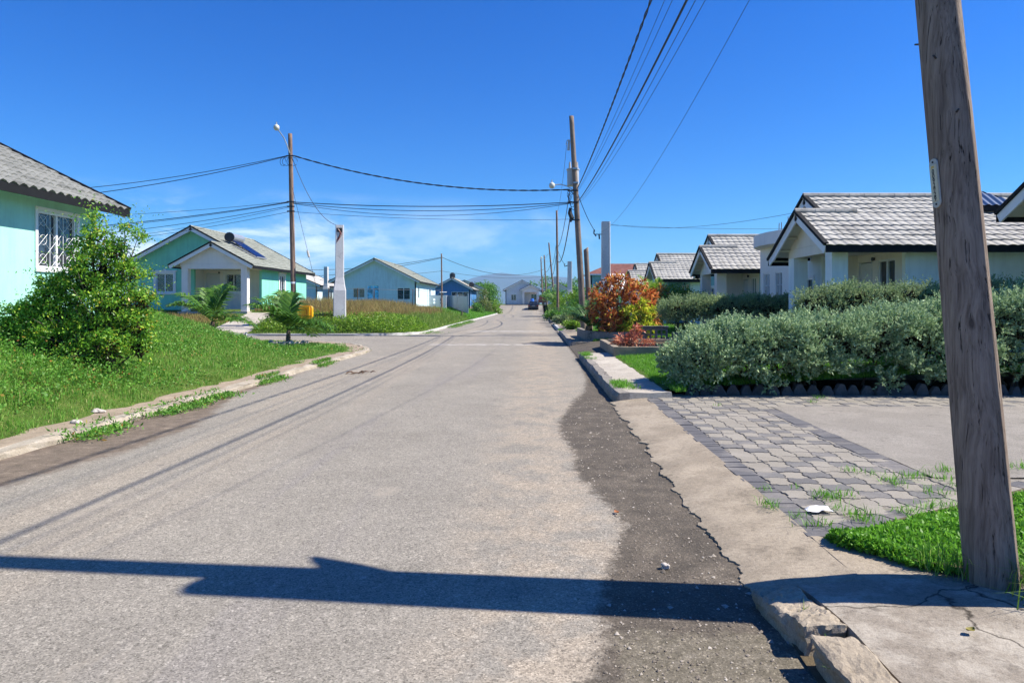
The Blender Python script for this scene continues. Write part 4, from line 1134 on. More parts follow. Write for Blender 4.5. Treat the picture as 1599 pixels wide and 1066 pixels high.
def text_mesh(body, size, name, mat, parent, mtx):
    cu = bpy.data.curves.new(name, 'FONT'); cu.body = body; cu.size = size; cu.align_x = 'CENTER'; cu.align_y = 'CENTER'; cu.extrude = .0006; cu.offset = .0009
    o = bpy.data.objects.new(name+'_tmp', cu); COL.objects.link(o)
    dg = bpy.context.evaluated_depsgraph_get(); dg.update()
    me = bpy.data.meshes.new_from_object(o.evaluated_get(dg))
    bpy.data.objects.remove(o, do_unlink=True)
    me.transform(mtx); me.materials.clear(); me.materials.append(mat)
    ob = bpy.data.objects.new(name, me); COL.objects.link(ob); ob.parent = parent
    return ob

# --- the near leaning pole, with the shorter support post bolted beside it just out of frame
pb = np.array((2.44, 3.63, .05)); ld = np.array((-.020, .118, 1.0))
np_ = thing('utility_pole', 'leaning weathered timber pole with number plate in the right foreground', 'utility pole', tuple(pb))
mb = MB(); rough_pole(mb, pb, pb + ld*9.6, .127, .094, 40, 220, .0045, .0, 3)
post = mb.build('post', M['pole'], np_, smooth=True)
rb = pb + np.array((.49, -.275, 0)); mb = MB(); rough_pole(mb, rb, rb + ld*5.05, .128, .118, 24, 60, .005, .05, 5)
mb.build('support_post', M['pole'], np_, smooth=True)
c3 = pb + ld*3.44
mb = MB(); mb.prism([c3 + (0, .10, 0), c3 + (-.02, .22, .22), c3 + (-.03, .36, .56), c3 + (-.03, .27, .52), c3 + (-.02, .11, .40)], (.05, 0, 0))
mb.build('cable_guard', M['dark'], np_)
mb = MB()
for z in (.9, 1.6): pass
for k, (z, a) in enumerate(((2.95, -.3), (2.62, .35), (3.1, -1.9))):
    c = pb + ld*z; ang = math.atan2(-.83, -.56) + a
    mb.tube([c + (math.cos(ang)*.11, math.sin(ang)*.11, 0), c + (math.cos(ang)*.15, math.sin(ang)*.15, .01)], .006, 5)
mb.build('nails', M['dark'], np_)
zc = 2.285 - .05; cpl = pb + ld*zc
nn = np.array((-.99, -.10, 0)); nn /= np.linalg.norm(nn); ax_z = ld/np.linalg.norm(ld); uu = np.cross(ax_z, nn); uu /= np.linalg.norm(uu); nn = np.cross(uu, ax_z)
pc_ = cpl + nn*.1225
def plate_poly(w, h, z0, off):
    pts = []
    for s, cz in ((1, h/2-w/2), (-1, -h/2+w/2)):
        for a in np.linspace(0, math.pi, 9):
            pts.append(pc_ + uu*(w/2*math.cos(a)*s) + ax_z*(cz + s*w/2*math.sin(a)) + nn*off)
    return pts
mb = MB(); mb.prism(plate_poly(.066, .285, 0, .004), -nn*.008); pl = mb.build('number_plate', M['plate'], np_)
mb = MB(); mb.obox(pc_ + nn*.0055, (uu, nn, ax_z), (.027, .002, .104)); mb.build('label_strip', m_plain('cream_strip', (.55, .52, .38), .5), pl)
mb = MB()
for z in (.122, -.122): mb.tube([pc_ + ax_z*z + nn*.003, pc_ + ax_z*z + nn*.007], .006, 8)
mb.build('screws', M['ink'], pl)
def plate_mtx(z):
    o = pc_ + ax_z*z + nn*.0078 - root_loc(np_)
    return Matrix(((uu[0], ax_z[0], nn[0], o[0]), (uu[1], ax_z[1], nn[1], o[1]), (uu[2], ax_z[2], nn[2], o[2]), (0, 0, 0, 1)))
for k, ch in enumerate('0092829'): text_mesh(ch, .037, 'digit', M['ink'], pl, plate_mtx(.066 - .0262*k))
text_mesh('JPS', .017, 'marking', M['yellow_mark'], pl, plate_mtx(.092))

def far_pole(name, label, base, top, r0, r1, group=None, mat='pole_far'):
    t_ = thing(name, label, 'utility pole', base, 0, group)
    m_ = MB(); rough_pole(m_, base, top, r0, r1, 12, 24, .004, 0, int(abs(base[1])*10) % 97)
    m_.build('shaft', M[mat], t_, smooth=True); return t_
def axis_at(base, top, z):
    b, t_ = np.array(base, float), np.array(top, float); k = (z-b[2])/(t_[2]-b[2]); return b + (t_-b)*k
def street_lamp_parts(root, a, b, head, size=.28):
    a, b, head = map(np.array, (a, b, head))
    m_ = MB(); m_.tube([a, (a+b)/2 + (0, 0, .05), b, head], .028, 7); arm = m_.build('lamp_arm', M['steel'], root)
    m_ = MB(); m_.tube([head + (0, 0, -.16), head + (0, 0, -.06), head + (0, 0, .06), head + (0, 0, .14)], [.08, .15, .14, .05], 12); hd = m_.build('lamp_head', M['lamp_metal'], root, smooth=True)
    m_ = MB(); m_.tube([head + (0, 0, .14), head + (0, 0, .26)], .03, 6); m_.build('photocell', M['grey_metal'], hd)

LB, LT = (-12.72, 36, .3), (-12.93, 36, 10.55)
lp = far_pole('utility_pole', 'brown timber pole with street lamp standing behind the right young palm', LB, LT, .145, .105)
a_ = axis_at(LB, LT, 9.5); street_lamp_parts(lp, a_ + (0, -.12, 0), a_ + (-.22, -.35, .75), a_ + (-.46, -.75, 1.20))
m_ = MB()
for z in (9.35, 6.95, 6.7, 6.45): c = axis_at(LB, LT, z); m_.box(c + (-.20, -.17, -.03), c + (.20, -.11, .03))
m_.build('crossbracket', M['dark'], lp)
m_ = MB()
for k in range(4):
    c = axis_at(LB, LT, 9.2) + ((-.35 + .18*k), -.15, -.05)
    m_.tube([c + (.22*math.cos(t)*(1 if k % 2 else .7), 0, -.10 + .22*math.sin(t)) for t in np.linspace(0, 5.6, 14)], .012, 5)
m_.build('slack_cable', M['wire'], lp)
m_ = MB(); c = axis_at(LB, LT, 2.7); m_.tube([c - (0, 0, .05), c + (0, 0, .05)], .145, 12); m_.build('band', M['frame'], lp)

RB, RT = (2.42, 34, .2), (1.79, 34, 10.93)
rp = far_pole('utility_pole', 'grey timber pole carrying a transformer drum beside the street', RB, RT, .165, .115, mat='pole')
m_ = MB(); rough_pole(m_, (2.74, 34.05, .2), (2.52, 34.05, 4.35), .14, .12, 12, 20, .004, .08, 8); m_.build('butt_post', M['pole'], rp, smooth=True)
c = np.array((1.90, 34.42, 7.95)); m_ = MB(); m_.tube([c - (0, 0, .42), c - (0, 0, .38), c + (0, 0, .36), c + (0, 0, .36), c + (0, 0, .42), c + (0, 0, .47)], [.28, .30, .30, .335, .335, .12], 18)
tr = m_.build('transformer', M['grey_metal'], rp)
m_ = MB()
for dx in (-.16, .2): m_.tube([c + (dx, 0, .45), c + (dx, 0, .78)], [.07, .04], 8)
m_.build('bushing', M['ceramic'], tr)
m_ = MB()
for z in (8.3, 7.6): q = axis_at(RB, RT, z); m_.box(q + (-.10, -.16, -.04), q + (.14, .20, .04))
m_.build('transformer_bracket', M['steel'], tr)
q = axis_at(RB, RT, 7.35); street_lamp_parts(rp, q + (-.1, 0, -.1), q + (-.75, -.15, .16), q + (-1.18, -.25, .10))
m_ = MB(); q = axis_at(RB, RT, 9.55); m_.tube([q, q + (-.30, 0, .18), q + (-.34, 0, -.05)], .03, 6); m_.tube([q + (-.2, 0, .2), q + (-.22, 0, -.32)], [.05, .07], 8); m_.build('cutout_fuse', M['ceramic'], rp)
m_ = MB(); q = axis_at(RB, RT, 6.1); m_.tube([q + (-.34, -.1, .25), q + (-.36, -.1, .0), q + (-.26, -.1, -.25), q + (-.34, -.1, -.45)], [.06, .11, .12, .05], 8); m_.build('splice_case', M['wire'], rp)
m_ = MB()
for z in (7.2, 6.62, 5.75): q = axis_at(RB, RT, z); m_.box(q + (-.42, -.19, -.035), q + (.1, -.13, .035))
m_.build('crossbracket', M['dark'], rp)
m_ = MB()
for k in range(5):
    q = axis_at(RB, RT, 7.0) + (-.3 + .04*k, -.15, -.1*k)
    m_.tube([q + (.14*math.cos(t), .0, .2*math.sin(t)*(1+.2*k)) for t in np.linspace(.5*k, 4.6 + .4*k, 12)], .014, 5)
m_.build('slack_cable', M['wire'], rp)

fp = [far_pole('utility_pole', 'thin grey pole just left of the transformer pole', (2.19, 66, .3), (2.06, 66, 10.6), .13, .09),
      far_pole('utility_pole', 'dark pole leaning left, second from the transformer pole', (2.95, 100, .3), (1.97, 100, 10.5), .15, .10),
      far_pole('utility_pole', 'distant pole rising over the far right houses, third from the transformer pole', (2.1, 124, 1.2), (1.6, 124, 10.4), .16, .11),
      far_pole('utility_pole', 'farthest pole with pale street lamp near the parked car', (1.5, 136, 1.4), (1.10, 136, 10.5), .16, .11)]
q = np.array((1.97, 100, 9.6)); street_lamp_parts(fp[1], q + (0, 0, -.6), q + (-.6, -.2, -1.5), q + (-1.1, -.4, -1.3))
q = np.array((1.1, 136, 9.9)); street_lamp_parts(fp[3], q, q + (1.0, -.2, .1), q + (2.0, -.4, .1))
sp = far_pole('utility_pole', 'slim pole in front of the strong blue house', (-11.5, 84, .9), (-11.55, 84, 7.75), .11, .08)
m_ = MB(); m_.tube([(-11.75, 83.9, 3.0), (-10.9, 83.9, 3.0)], .07, 6); m_.build('crossbracket', M['frame'], sp)

def pillar(label, x, y, z0, h, rz, wide=.66, narrow=.45, hlow=2.05, taper=.32, group=None):
    t_ = thing('concrete_pillar', label, 'concrete pillar', (x, y, z0), rz, group)
    m_ = MB(); a, b = wide/2, narrow/2
    prof = [(a, -.5), (a*.99, hlow), (b*1.18, hlow+taper), (b, hlow+taper+.35), (b*.94, h)]
    rows = []
    for hw, z in prof:
        ch = hw*.12
        rows.append([(-hw+ch, -hw, z), (hw-ch, -hw, z), (hw, -hw+ch, z), (hw, hw-ch, z), (hw-ch, hw, z), (-hw+ch, hw, z), (-hw, hw-ch, z), (-hw, -hw+ch, z), (-hw+ch, -hw, z)])
    m_.grid(np.array(rows)); m_.add(rows[-1][:8], [tuple(range(8))]); m_.build('shaft', M['pillar'], t_, local=True)
    return t_
P1 = pillar('white concrete pillar in the long grass at the street corner', -10.38, 36.2, .25, 5.5, R(-16) * -1)
m_ = MB()
for k in range(5): m_.tube([(-.10+.05*k, -.215, 5.35-.05*k), (-.02+.03*k, -.25, 5.2-.06*k), (.05-.05*k, -.22, 5.05-.12*k), (-.14, -.215, 4.72)], .012, 5)
m_.build('loose_cable', M['red_paint'], P1, local=True)
m_ = MB(); m_.box((-.15, -.235, 5.12), (.13, -.20, 5.34)); m_.build('socket', M['ink'], P1, local=True)
P2 = pillar('grey concrete pillar rising behind the red croton bush', 3.66, 35.5, .25, 5.6, 0)
m_ = MB(); m_.tube([(-.2, 0, 4.95), (-.55, 0, 4.95)], .025, 6); m_.tube([(-.5, 0, 4.85), (-.62, 0, 5.0), (-.6, 0, 5.2)], .035, 6); m_.tube([(-.35, 0, 4.95), (-.33, 0, 4.7)], .04, 6); m_.build('insulator_bracket', M['dark'], P2, local=True)
P3 = pillar('farther grey concrete pillar with collar among bright green shrubs', 3.42, 68, .3, 5.5, 0)
m_ = MB(); m_.tube([(-.2, 0, 5.1), (-.5, 0, 5.0), (-.55, 0, 5.25)], .05, 6); m_.build('insulator_bracket', M['dark'], P3, local=True)
pillar('pale concrete pillar half hidden between two far utility poles', 3.05, 105, .35, 5.4, 0)
pillar('small far concrete pillar beyond the left utility pole', -23.9, 78, 1.2, 4.6, 0)

# --- cables: each span is a thing of its own
def cable(name, label, p0, p1, sag, r, group=None, twist=0, n=26, cat='cable'):
    p0, p1 = np.array(p0, float), np.array(p1, float)
    t = np.linspace(0, 1, n)
    c = p0 + (p1-p0)*t[:, None]; c[:, 2] -= 4*sag*t*(1-t)
    m_ = MB()
    if twist:
        t2 = np.linspace(0, 1, n*6); c2 = p0 + (p1-p0)*t2[:, None]; c2[:, 2] -= 4*sag*t2*(1-t2)
        d = p1-p0; d /= np.linalg.norm(d); a = np.cross(d, (0, 0, 1.0)); a /= np.linalg.norm(a); b = np.cross(d, a)
        Ln = np.linalg.norm(p1-p0)
        for k in range(2):
            ph = t2*Ln*2*math.pi/1.1 + k*math.pi
            m_.tube(c2 + twist*(np.cos(ph)[:, None]*a + np.sin(ph)[:, None]*b), r, 5)
    else: m_.tube(c, r, 5)
    o = m_.build(name, M['wire'])
    return tag(o, label, cat, group)
lax = lambda z, dx=0, dy=-.14: axis_at(LB, LT, z) + (dx, dy, 0)
rax = lambda z, dx=0, dy=-.16: axis_at(RB, RT, z) + (dx, dy, 0)
nax = lambda z, dx=0, dy=.12: pb + ld*z + np.array((dx, dy, 0))
cable('power_cable', 'thick twisted power cable sagging across the street below the transformer', lax(9.38, .15), rax(7.25, -.3), .62, .020, twist=.022)
G1 = 'power cables leaving the lamp pole to the left'
cable('power_cable', 'upper thin cable from the lamp pole top toward the left roof', lax(9.36, -.15), (-50, 42, 9.6), 1.65, .017, G1)
cable('power_cable', 'thick cable from the lamp pole top dipping behind the left roof', lax(9.33, -.15), (-50, 41, 8.6), 1.75, .020, G1)
G2 = 'phone cables across the street'
cable('phone_cable', 'thick upper phone cable between the lamp pole and transformer pole', lax(6.93, .1), rax(6.62, -.3), .22, .022, G2)
cable('phone_cable', 'phone cable sagging just below the thick one across the street', lax(6.88, .1), rax(6.58, -.3), .40, .016, G2)
cable('phone_cable', 'deepest sagging phone cable across the street', lax(6.86, .1), rax(6.56, -.3), .62, .012, G2)
cable('phone_cable', 'lowest straight phone wire across the street', lax(6.42, .1), rax(5.78, -.3), .18, .009, G2)
G3 = 'phone cables leaving the lamp pole to the left'
for k, (z0, z1, sg, r_, lb) in enumerate(((6.95, 7.6, .9, .010, 'topmost thin phone wire running left from the lamp pole'), (6.93, 6.4, 1.1, .020, 'thick phone cable running left from the lamp pole'),
     (6.90, 6.7, 1.25, .012, 'phone wire close above the thick cable left of the lamp pole'), (6.72, 6.2, 1.35, .014, 'phone wire close below the thick cable left of the lamp pole'),
     (6.66, 5.6, 1.5, .010, 'second lowest phone wire left of the lamp pole'), (6.42, 5.2, 1.3, .011, 'lowest phone wire left of the lamp pole over the mint roof'))):
    cable('phone_cable', lb, lax(z0, -.1), (-50, 41 + .2*k, z1), sg, r_, G3)
G4 = 'cables running overhead to the leaning near pole'
for k, (za, zb, sg, r_, tw, dx, lb) in enumerate(((7.25, 7.35, .32, .013, .016, -.18, 'leftmost thick twisted cable overhead to the near pole'), (7.15, 6.95, .36, .005, 0, -.05, 'thin wire just right of the twisted overhead cable'),
     (7.10, 6.75, .36, .005, 0, .02, 'second thin wire right of the twisted overhead cable'), (6.62, 6.35, .34, .020, 0, .05, 'thick black cable in the lower overhead bundle'),
     (6.55, 6.20, .40, .006, 0, .10, 'thin wire beneath the lower thick overhead cable'), (6.50, 6.05, .46, .005, 0, .16, 'second thin wire beneath the lower thick overhead cable'))):
    cable('overhead_cable', lb, rax(za, .05, -.2), nax(zb, dx), sg, r_, G4, tw)
cable('overhead_cable', 'lone thin rightmost wire from the grey pillar up to the near pole', (3.3, 35.4, 5.25), nax(5.75, .25), .75, .004, G4)
cable('guy_wire', 'steel stay wire slanting from the lamp pole to the grass', lax(7.7, .1), (-11.05, 35.6, .9), 0, .010)
m_ = MB(); c0 = lax(7.7, .1); c1 = np.array((-11.05, 35.6, .9)); q0 = c0 + (c1-c0)*.49; q1 = c0 + (c1-c0)*.54; m_.tube([q0, q1], .06, 8)
g_ = m_.build('stay_insulator', M['ceramic'], bpy.data.objects['guy_wire'])
cable('service_cable', 'slack cable from the lamp pole to the white pillar top', lax(9.2, .15), (-10.42, 36.0, 5.72), .75, .014)
cable('service_cable', 'short cable from the transformer pole down to the grey pillar bracket', rax(7.0, .1), (3.1, 35.45, 5.35), .15, .016)
cable('service_cable', 'thin wire from the grey pillar to the pale blue bungalow gable', (3.7, 35.4, 5.75), (7.6, 19.0, 4.2), .35, .006)
cable('service_cable', 'thin level wire behind the roofs from the grey pillar to the right', (3.7, 35.6, 5.7), (26, 34, 6.1), .45, .008)
G5 = 'cables between poles along the right side of the street'
cable('street_cable', 'cable from the transformer pole down to the thin grey pole', rax(5.9, -.35, .1), (2.0, 65.9, 6.2), 1.3, .03, G5)
cable('street_cable', 'upper cable from the transformer pole to the thin grey pole', rax(7.2, -.3, .1), (2.0, 65.9, 7.2), 1.0, .02, G5)
cable('street_cable', 'bare high wire from the transformer pole top to the thin grey pole', rax(9.6, -.3, .1), (2.05, 65.9, 10.4), .8, .010, G5)
cable('street_cable', 'slack cable from the thin grey pole to the far grey pillar', (2.1, 66, 7.0), (3.0, 68, 5.5), .3, .02, G5)
cable('street_cable', 'upper cable from the thin grey pole to the left-leaning far pole', (2.0, 66.1, 7.2), (2.2, 99.9, 7.6), 1.0, .025, G5)
cable('street_cable', 'lower cable from the thin grey pole to the left-leaning far pole', (2.0, 66.1, 6.2), (2.3, 99.9, 6.6), 1.2, .03, G5)
cable('street_cable', 'cable between the two farthest poles', (1.75, 124, 7.2), (1.2, 136, 7.4), .4, .03, G5)
cable('street_cable', 'cable from the left-leaning far pole to the next far pole', (2.2, 100, 7.4), (1.7, 124, 7.6), .6, .03, G5)
G6 = 'cables on the slim pole by the strong blue house'
cable('street_cable', 'sagging cable from the slim pole across the street to the far poles', (-11.5, 84, 7.3), (1.7, 124, 7.9), 1.6, .032, G6)
cable('street_cable', 'cable from the slim pole over the pale blue gabled roof', (-11.6, 84, 7.3), (-42, 84, 7.0), 1.4, .028, G6)
cable('street_cable', 'second lower cable from the slim pole over the pale blue gabled roof', (-11.6, 84, 7.2), (-42, 84, 5.2), 1.2, .028, G6)
cable('street_cable', 'low level cable from the slim pole toward the far right', (-11.5, 84, 5.6), (1.9, 124, 6.6), .6, .02, G6)
cable('street_cable', 'low level cable left of the slim pole behind the white pillar', (-11.6, 84, 5.6), (-45, 84, 5.0), .8, .02, G6)

# --- yellow bin at the lamp pole
bc = np.array((-11.85, 35.0, .80)); yb = thing('bin', 'yellow plastic bin with raised square lid beside the lamp pole', 'bin', tuple(bc), R(6))
def rbox(mb, lo, hi, rad, n=4):
    """box with rounded upright-facing outline in the xz plane, extruded along y"""
    x0, y0, z0 = lo; x1, y1, z1 = hi; pts = []
    for cx, cz, a0 in ((x1-rad, z1-rad, 0), (x0+rad, z1-rad, math.pi/2), (x0+rad, z0+rad, math.pi), (x1-rad, z0+rad, 1.5*math.pi)):
        for a in np.linspace(a0, a0+math.pi/2, n+1): pts.append((cx+rad*math.cos(a), y0, cz+rad*math.sin(a)))
    mb.prism(pts, (0, y1-y0, 0))
m_ = MB(); rbox(m_, (-.36, -.1, .02), (.36, .45, .68), .12); m_.build('tub', M['yellow'], yb, local=True)
m_ = MB(); rbox(m_, (-.40, -.16, -.02), (.40, -.098, .72), .14)
for lo, hi in (((-.31, -.265, .54), (.31, -.155, .64)), ((-.31, -.263, .06), (.31, -.155, .15)), ((-.31, -.264, .15), (-.22, -.155, .54)), ((.22, -.264, .15), (.31, -.155, .54))): m_.box(lo, hi)
m_.build('lid', M['yellow'], yb, local=True)
m_ = MB(); rbox(m_, (-.14, -.235, .23), (.14, -.155, .46), .03); m_.build('lid_panel', M['yellow'], yb, local=True)
m_ = MB()
for x_ in (-.28, .28): m_.box((x_-.03, .0, -.75), (x_+.03, .06, .03)); m_.box((x_-.03, .3, -.75), (x_+.03, .36, .03))
m_.build('stand', M['dark'], yb, local=True)

# --- parked car far up the street
cx, cy = -.35, 113.5; cz = float(road_z(cy)); car = thing('parked_car', 'dark hatchback seen from behind, parked at the far end of the street', 'car', (cx, cy, cz))
m_ = MB(); prof = [(0, .32), (-.02, .75), (.12, .98), (.9, 1.02), (2.9, .98), (3.9, .80), (4.1, .55), (4.1, .28), (.1, .28)]
for sc, mi in ((.86, 0),): m_.prism([(-sc, y, z) for y, z in prof], (2*sc, 0, 0))
body = m_.build('body', M['car_paint'], car, local=True)
m_ = MB(); a = [(-.80, .10, .98), (-.62, .38, 1.44), (-.62, 1.9, 1.46), (-.80, 2.9, .99)]; b = [(-x, y, z) for x, y, z in a]
m_.add(a + b, [(0,1,2,3), (7,6,5,4), (1,5,6,2), (0,4,5,1), (3,2,6,7)]); m_.build('cabin', M['car_paint'], body, local=True)
m_ = MB(); m_.add([(-.66, .135, 1.04), (.66, .135, 1.04), (.54, .345, 1.38), (-.54, .345, 1.38)], [(0,1,2,3)]); m_.build('rear_window', M['glass'], car, local=True)
for s in (-1, 1):
    m_ = MB(); m_.box((s*.72-.10, -.035, .66), (s*.72+.10, .02, .88)); m_.build('tail_lamp', M['lamp_red'], car, local=True)
    for y_ in (.75, 3.25):
        m_ = MB(); m_.tube([(s*.68, y_, .31), (s*.87, y_, .31)], .31, 16); wh_ = m_.build('wheel', M['tyre'], car, local=True)
        m_ = MB(); m_.tube([(s*.86, y_, .31), (s*.885, y_, .31)], .19, 12); m_.build('rim', M['steel'], wh_, local=True)
m_ = MB(); m_.box((-.87, -.07, .34), (.87, .03, .52)); m_.build('bumper', M['black_plastic'], car, local=True)
m_ = MB(); m_.box((-.25, -.045, .66), (.25, -.025, .77)); m_.build('licence_plate', M['plate'], car, local=True)
tk_ = thing('parked_car', 'reddish open-backed pickup at the far right in front of the last house', 'pickup', (1.5, 131.8, 1.34))
m_ = MB(); m_.box((-.9, 0, .45), (.9, 2.0, .62)); m_.box((-.9, 0, .62), (.9, .06, 1.05)); m_.box((-.9, .06, .62), (-.84, 2.0, 1.05)); m_.box((.84, .06, .62), (.9, 2.0, 1.05)); m_.build('truck_bed', M['red_paint'], tk_, local=True)
m_ = MB(); m_.add([(-.85, 2.05, .5), (.85, 2.05, .5), (.85, 4.2, .5), (-.85, 4.2, .5), (-.75, 2.1, 1.85), (.75, 2.1, 1.85), (.75, 3.3, 1.85), (-.75, 3.3, 1.85)], [(0,3,2,1), (4,5,6,7), (0,1,5,4), (1,2,6,5), (2,3,7,6), (3,0,4,7)]); m_.build('cab', M['red_paint'], tk_, local=True)
for s in (-1, 1):
    for y_ in (.7, 3.5): m_ = MB(); m_.tube([(s*.7, y_, .36), (s*.9, y_, .36)], .36, 14); m_.build('wheel', M['tyre'], tk_, local=True)
bb = thing('barrel', 'blue plastic barrel before the far grey-blue bungalow', 'barrel', (-.6, 131.3, 1.33))
m_ = MB(); m_.tube([(0,0,0), (0,0,.1), (0,0,.45), (0,0,.5), (0,0,1.0), (0,0,1.15), (0,0,1.2)], [.33,.36,.36,.38,.36,.34,.28], 14); m_.build('drum', M['blue_plastic'], bb, local=True)
m_ = MB(); m_.tube([(0,0,1.2), (0,0,1.25)], .30, 14); m_.build('lid', M['blue_plastic'], bb, local=True)

# --- sheet-metal gate, wire fence, small wall
gt = thing('metal_gate', 'tall grey corrugated sheet-metal gate on the left verge', 'gate', (-9.8, 87, .4))
def corr(p0, p1, z00, z01, z10, z11, mat, amp=.04, per=.38):
    p0, p1 = np.array(p0), np.array(p1); Ln = np.linalg.norm(p1-p0); n = max(8, int(Ln/per*6)); t = np.linspace(0, 1, n)
    d = (p1-p0)/Ln; nm = np.array((-d[1], d[0])); w_ = amp*np.sign(np.sin(t*Ln/per*2*math.pi))*np.abs(np.sin(t*Ln/per*2*math.pi))**.4
    lo = np.zeros((n, 3)); hi = np.zeros((n, 3)); xy = p0 + (p1-p0)*t[:, None] + nm*w_[:, None]
    lo[:, :2] = xy; hi[:, :2] = xy; lo[:, 2] = z00 + (z01-z00)*t; hi[:, 2] = z10 + (z11-z10)*t
    m2 = MB(); m2.grid(np.stack([lo, hi])); b2 = lo.copy(); b2[:, :2] += nm*.02; c2 = hi.copy(); c2[:, :2] += nm*.02; m2.grid(np.stack([c2, b2])); m2.grid(np.stack([hi, c2])); return m2
corr((-7.75, 78), (-11.9, 95), .1, .6, 2.42, 2.75, None).build('sheet_panel', M['zinc'], gt)
corr((-11.9, 95), (-15.0, 95.3), .6, .8, 2.75, 2.8, None).build('sheet_panel', M['zinc'], gt)
for x_, y_ in ((-7.7, 77.9), (-9.8, 86.4), (-11.85, 94.9)):
    m_ = MB(); m_.box((x_-.06, y_-.06, 0), (x_+.06, y_+.06, 2.75)); m_.build('post', M['grey_metal'], gt)
cf = thing('wire_fence', 'sagging wire fence on thin posts before the pale blue gabled bungalow', 'fence', (-12, 60, 1.2))
fx = [-20.5, -18.2, -15.65, -14.2, -10.8, -8.3]
for x_ in fx: m_ = MB(); m_.tube([(x_, 60, .6), (x_+.04, 60, 3.05 - .02*(x_+20))], .035, 6); m_.build('post', M['twig'], cf)
m_ = MB()
for z_ in (3.0, 2.55, 2.1, 1.7):
    for a, b in zip(fx[:-1], fx[1:]): m_.tube([(a, 60, z_-.02*(a+20)), ((a+b)/2, 60, z_-.05-.02*((a+b)/2+20)), (b, 60, z_-.02*(b+20))], .016 if z_ == 3.0 else .006, 4)
m_.build('fence_wires', M['steel'], cf)
bw_ = thing('boundary_wall', 'low white breeze-block boundary wall by the pale blue bungalow corner', 'wall', (-12.4, 84, 1.25))
m_ = MB(); wall(m_, (-13.2, 85, 1.0), (1,0,0), (0,-1,0), 2.1, 1.65, [(.45, .72, .95, 1.22), (.45, .72, .6, .85), (1.3, 1.5, .95, 1.25), (1.3, 1.55, .6, .78), (.45, .85, .18, .32)], .2)
m_.build('block_wall', M['trim'], bw_)
mk = thing('marker_post', 'short dark timber marker post at the kerb before the metal gate', 'post', (-7.15, 66.5, .3))
m_ = MB(); m_.tube([(-7.15, 66.5, 0), (-7.13, 66.5, .82)], [.09, .08], 8); m_.tube([(-7.13, 66.5, .82), (-7.13, 66.5, .86)], [.08, .04], 8); m_.build('post', M['bark'], mk)
wp = thing('marker_post', 'short white marker post at the side street between the palms', 'post', (-12.25, 28.9, 0))
m_ = MB(); m_.tube([(-12.25, 28.9, -.05), (-12.25, 28.9, .36)], .045, 8); m_.tube([(-12.25, 28.9, .36), (-12.25, 28.9, .40)], [.045, .02], 8); m_.build('post', M['trim'], wp)

# --- planter box, garden wall, kerb stones
pt = thing('planter_box', 'low concrete planter holding small pink crotons at the pavement', 'planter', (3.2, 20.3, .17))
for nm, lo, hi in (('front_wall', (2.12, 18.35, .1), (4.7, 18.52, .44)), ('side_wall', (2.12, 18.523, .1), (2.29, 22.5, .43)), ('rear_wall', (2.293, 22.35, .1), (4.7, 22.5, .43)), ('side_wall', (4.55, 18.523, .1), (4.7, 22.347, .43))):
    V, F = rough_block(lo, hi, 4, .006, 0, (0, 0), (18 if hi[0]-lo[0] > 1 else 4, 20 if hi[1]-lo[1] > 1 else 4, 5)); m_ = MB(); m_.add(V, F); m_.build(nm, M['conc'], pt, smooth=True)
m_ = MB(); m_.box((2.28, 18.5, .1), (4.56, 22.36, .34)); m_.build('soil', M['soil'], pt)
be = thing('garden_kerb', 'curved grey stone border round the cycad bed', 'garden border', (2.3, 26, .2))
m_ = MB(); pts = [(1.95, 30.5), (1.98, 28.5), (2.1, 27.0), (2.45, 26.0), (3.0, 25.6), (4.2, 25.55)]
for (a, b) in zip(pts[:-1], pts[1:]):
    a_, b_ = np.array((*a, .33)), np.array((*b, .33)); d = (b_-a_); Ln = np.linalg.norm(d); d /= Ln; m_.obox((a_+b_)/2, (d, np.array((-d[1], d[0], 0)), np.array((0, 0, 1.))), (Ln/2+.03, .09, .2))
m_.build('border_stones', M['conc_grey'], be)
bwall = thing('garden_wall', 'low dark breeze-block garden wall beside the croton bed', 'wall', (4.4, 24.5, .3))
m_ = MB(); wall(m_, (3.95, 25.0, .2), (1,0,0), (0,-1,0), .9, .52, [(.08+.4*k+.04, .08+.4*k+.18, .10, .24) for k in range(2)] + [(.08+.4*k+.22, .08+.4*k+.36, .10, .24) for k in range(2)] + [(.08+.4*k+.04, .08+.4*k+.18, .29, .43) for k in range(2)] + [(.08+.4*k+.22, .08+.4*k+.36, .29, .43) for k in range(2)], .12)
m_.build('block_wall', M['conc_grey'], bwall)
m_ = MB(); m_.box((3.92, 24.96, .722), (4.88, 25.16, .78)); m_.box((5.0, 24.9, .1), (9.5, 25.1, .55)); m_.build('coping', M['conc_grey'], bwall)

def stone(name, label, cat, loc, size, seed, mat, group=None, squash=.7, thingkind=None):
    r = np.random.default_rng(seed); import bmesh
    bm = bmesh.new(); bmesh.ops.create_icosphere(bm, subdivisions=3, radius=1.0)
    ph = r.uniform(0, 6.28, 6); fr_ = r.uniform(1.2, 2.6, 6)
    for v in bm.verts:
        c_ = v.co; k = 1 + .16*math.sin(c_.x*fr_[0]*2+ph[0]) + .14*math.sin(c_.y*fr_[1]*2+ph[1]) + .14*math.sin(c_.z*fr_[2]*2+ph[2]) + .05*math.sin((c_.x+c_.y)*6+ph[3])
        v.co = Vector((c_.x*size[0]*k, c_.y*size[1]*k, c_.z*size[2]*k))
    me = bpy.data.meshes.new(name); bm.to_mesh(me); bm.free(); me.materials.append(mat)
    o = bpy.data.objects.new(name, me); o.location = loc; o.rotation_euler = (0, 0, r.uniform(0, 6.28)); COL.objects.link(o)
    return tag(o, label, cat, group)
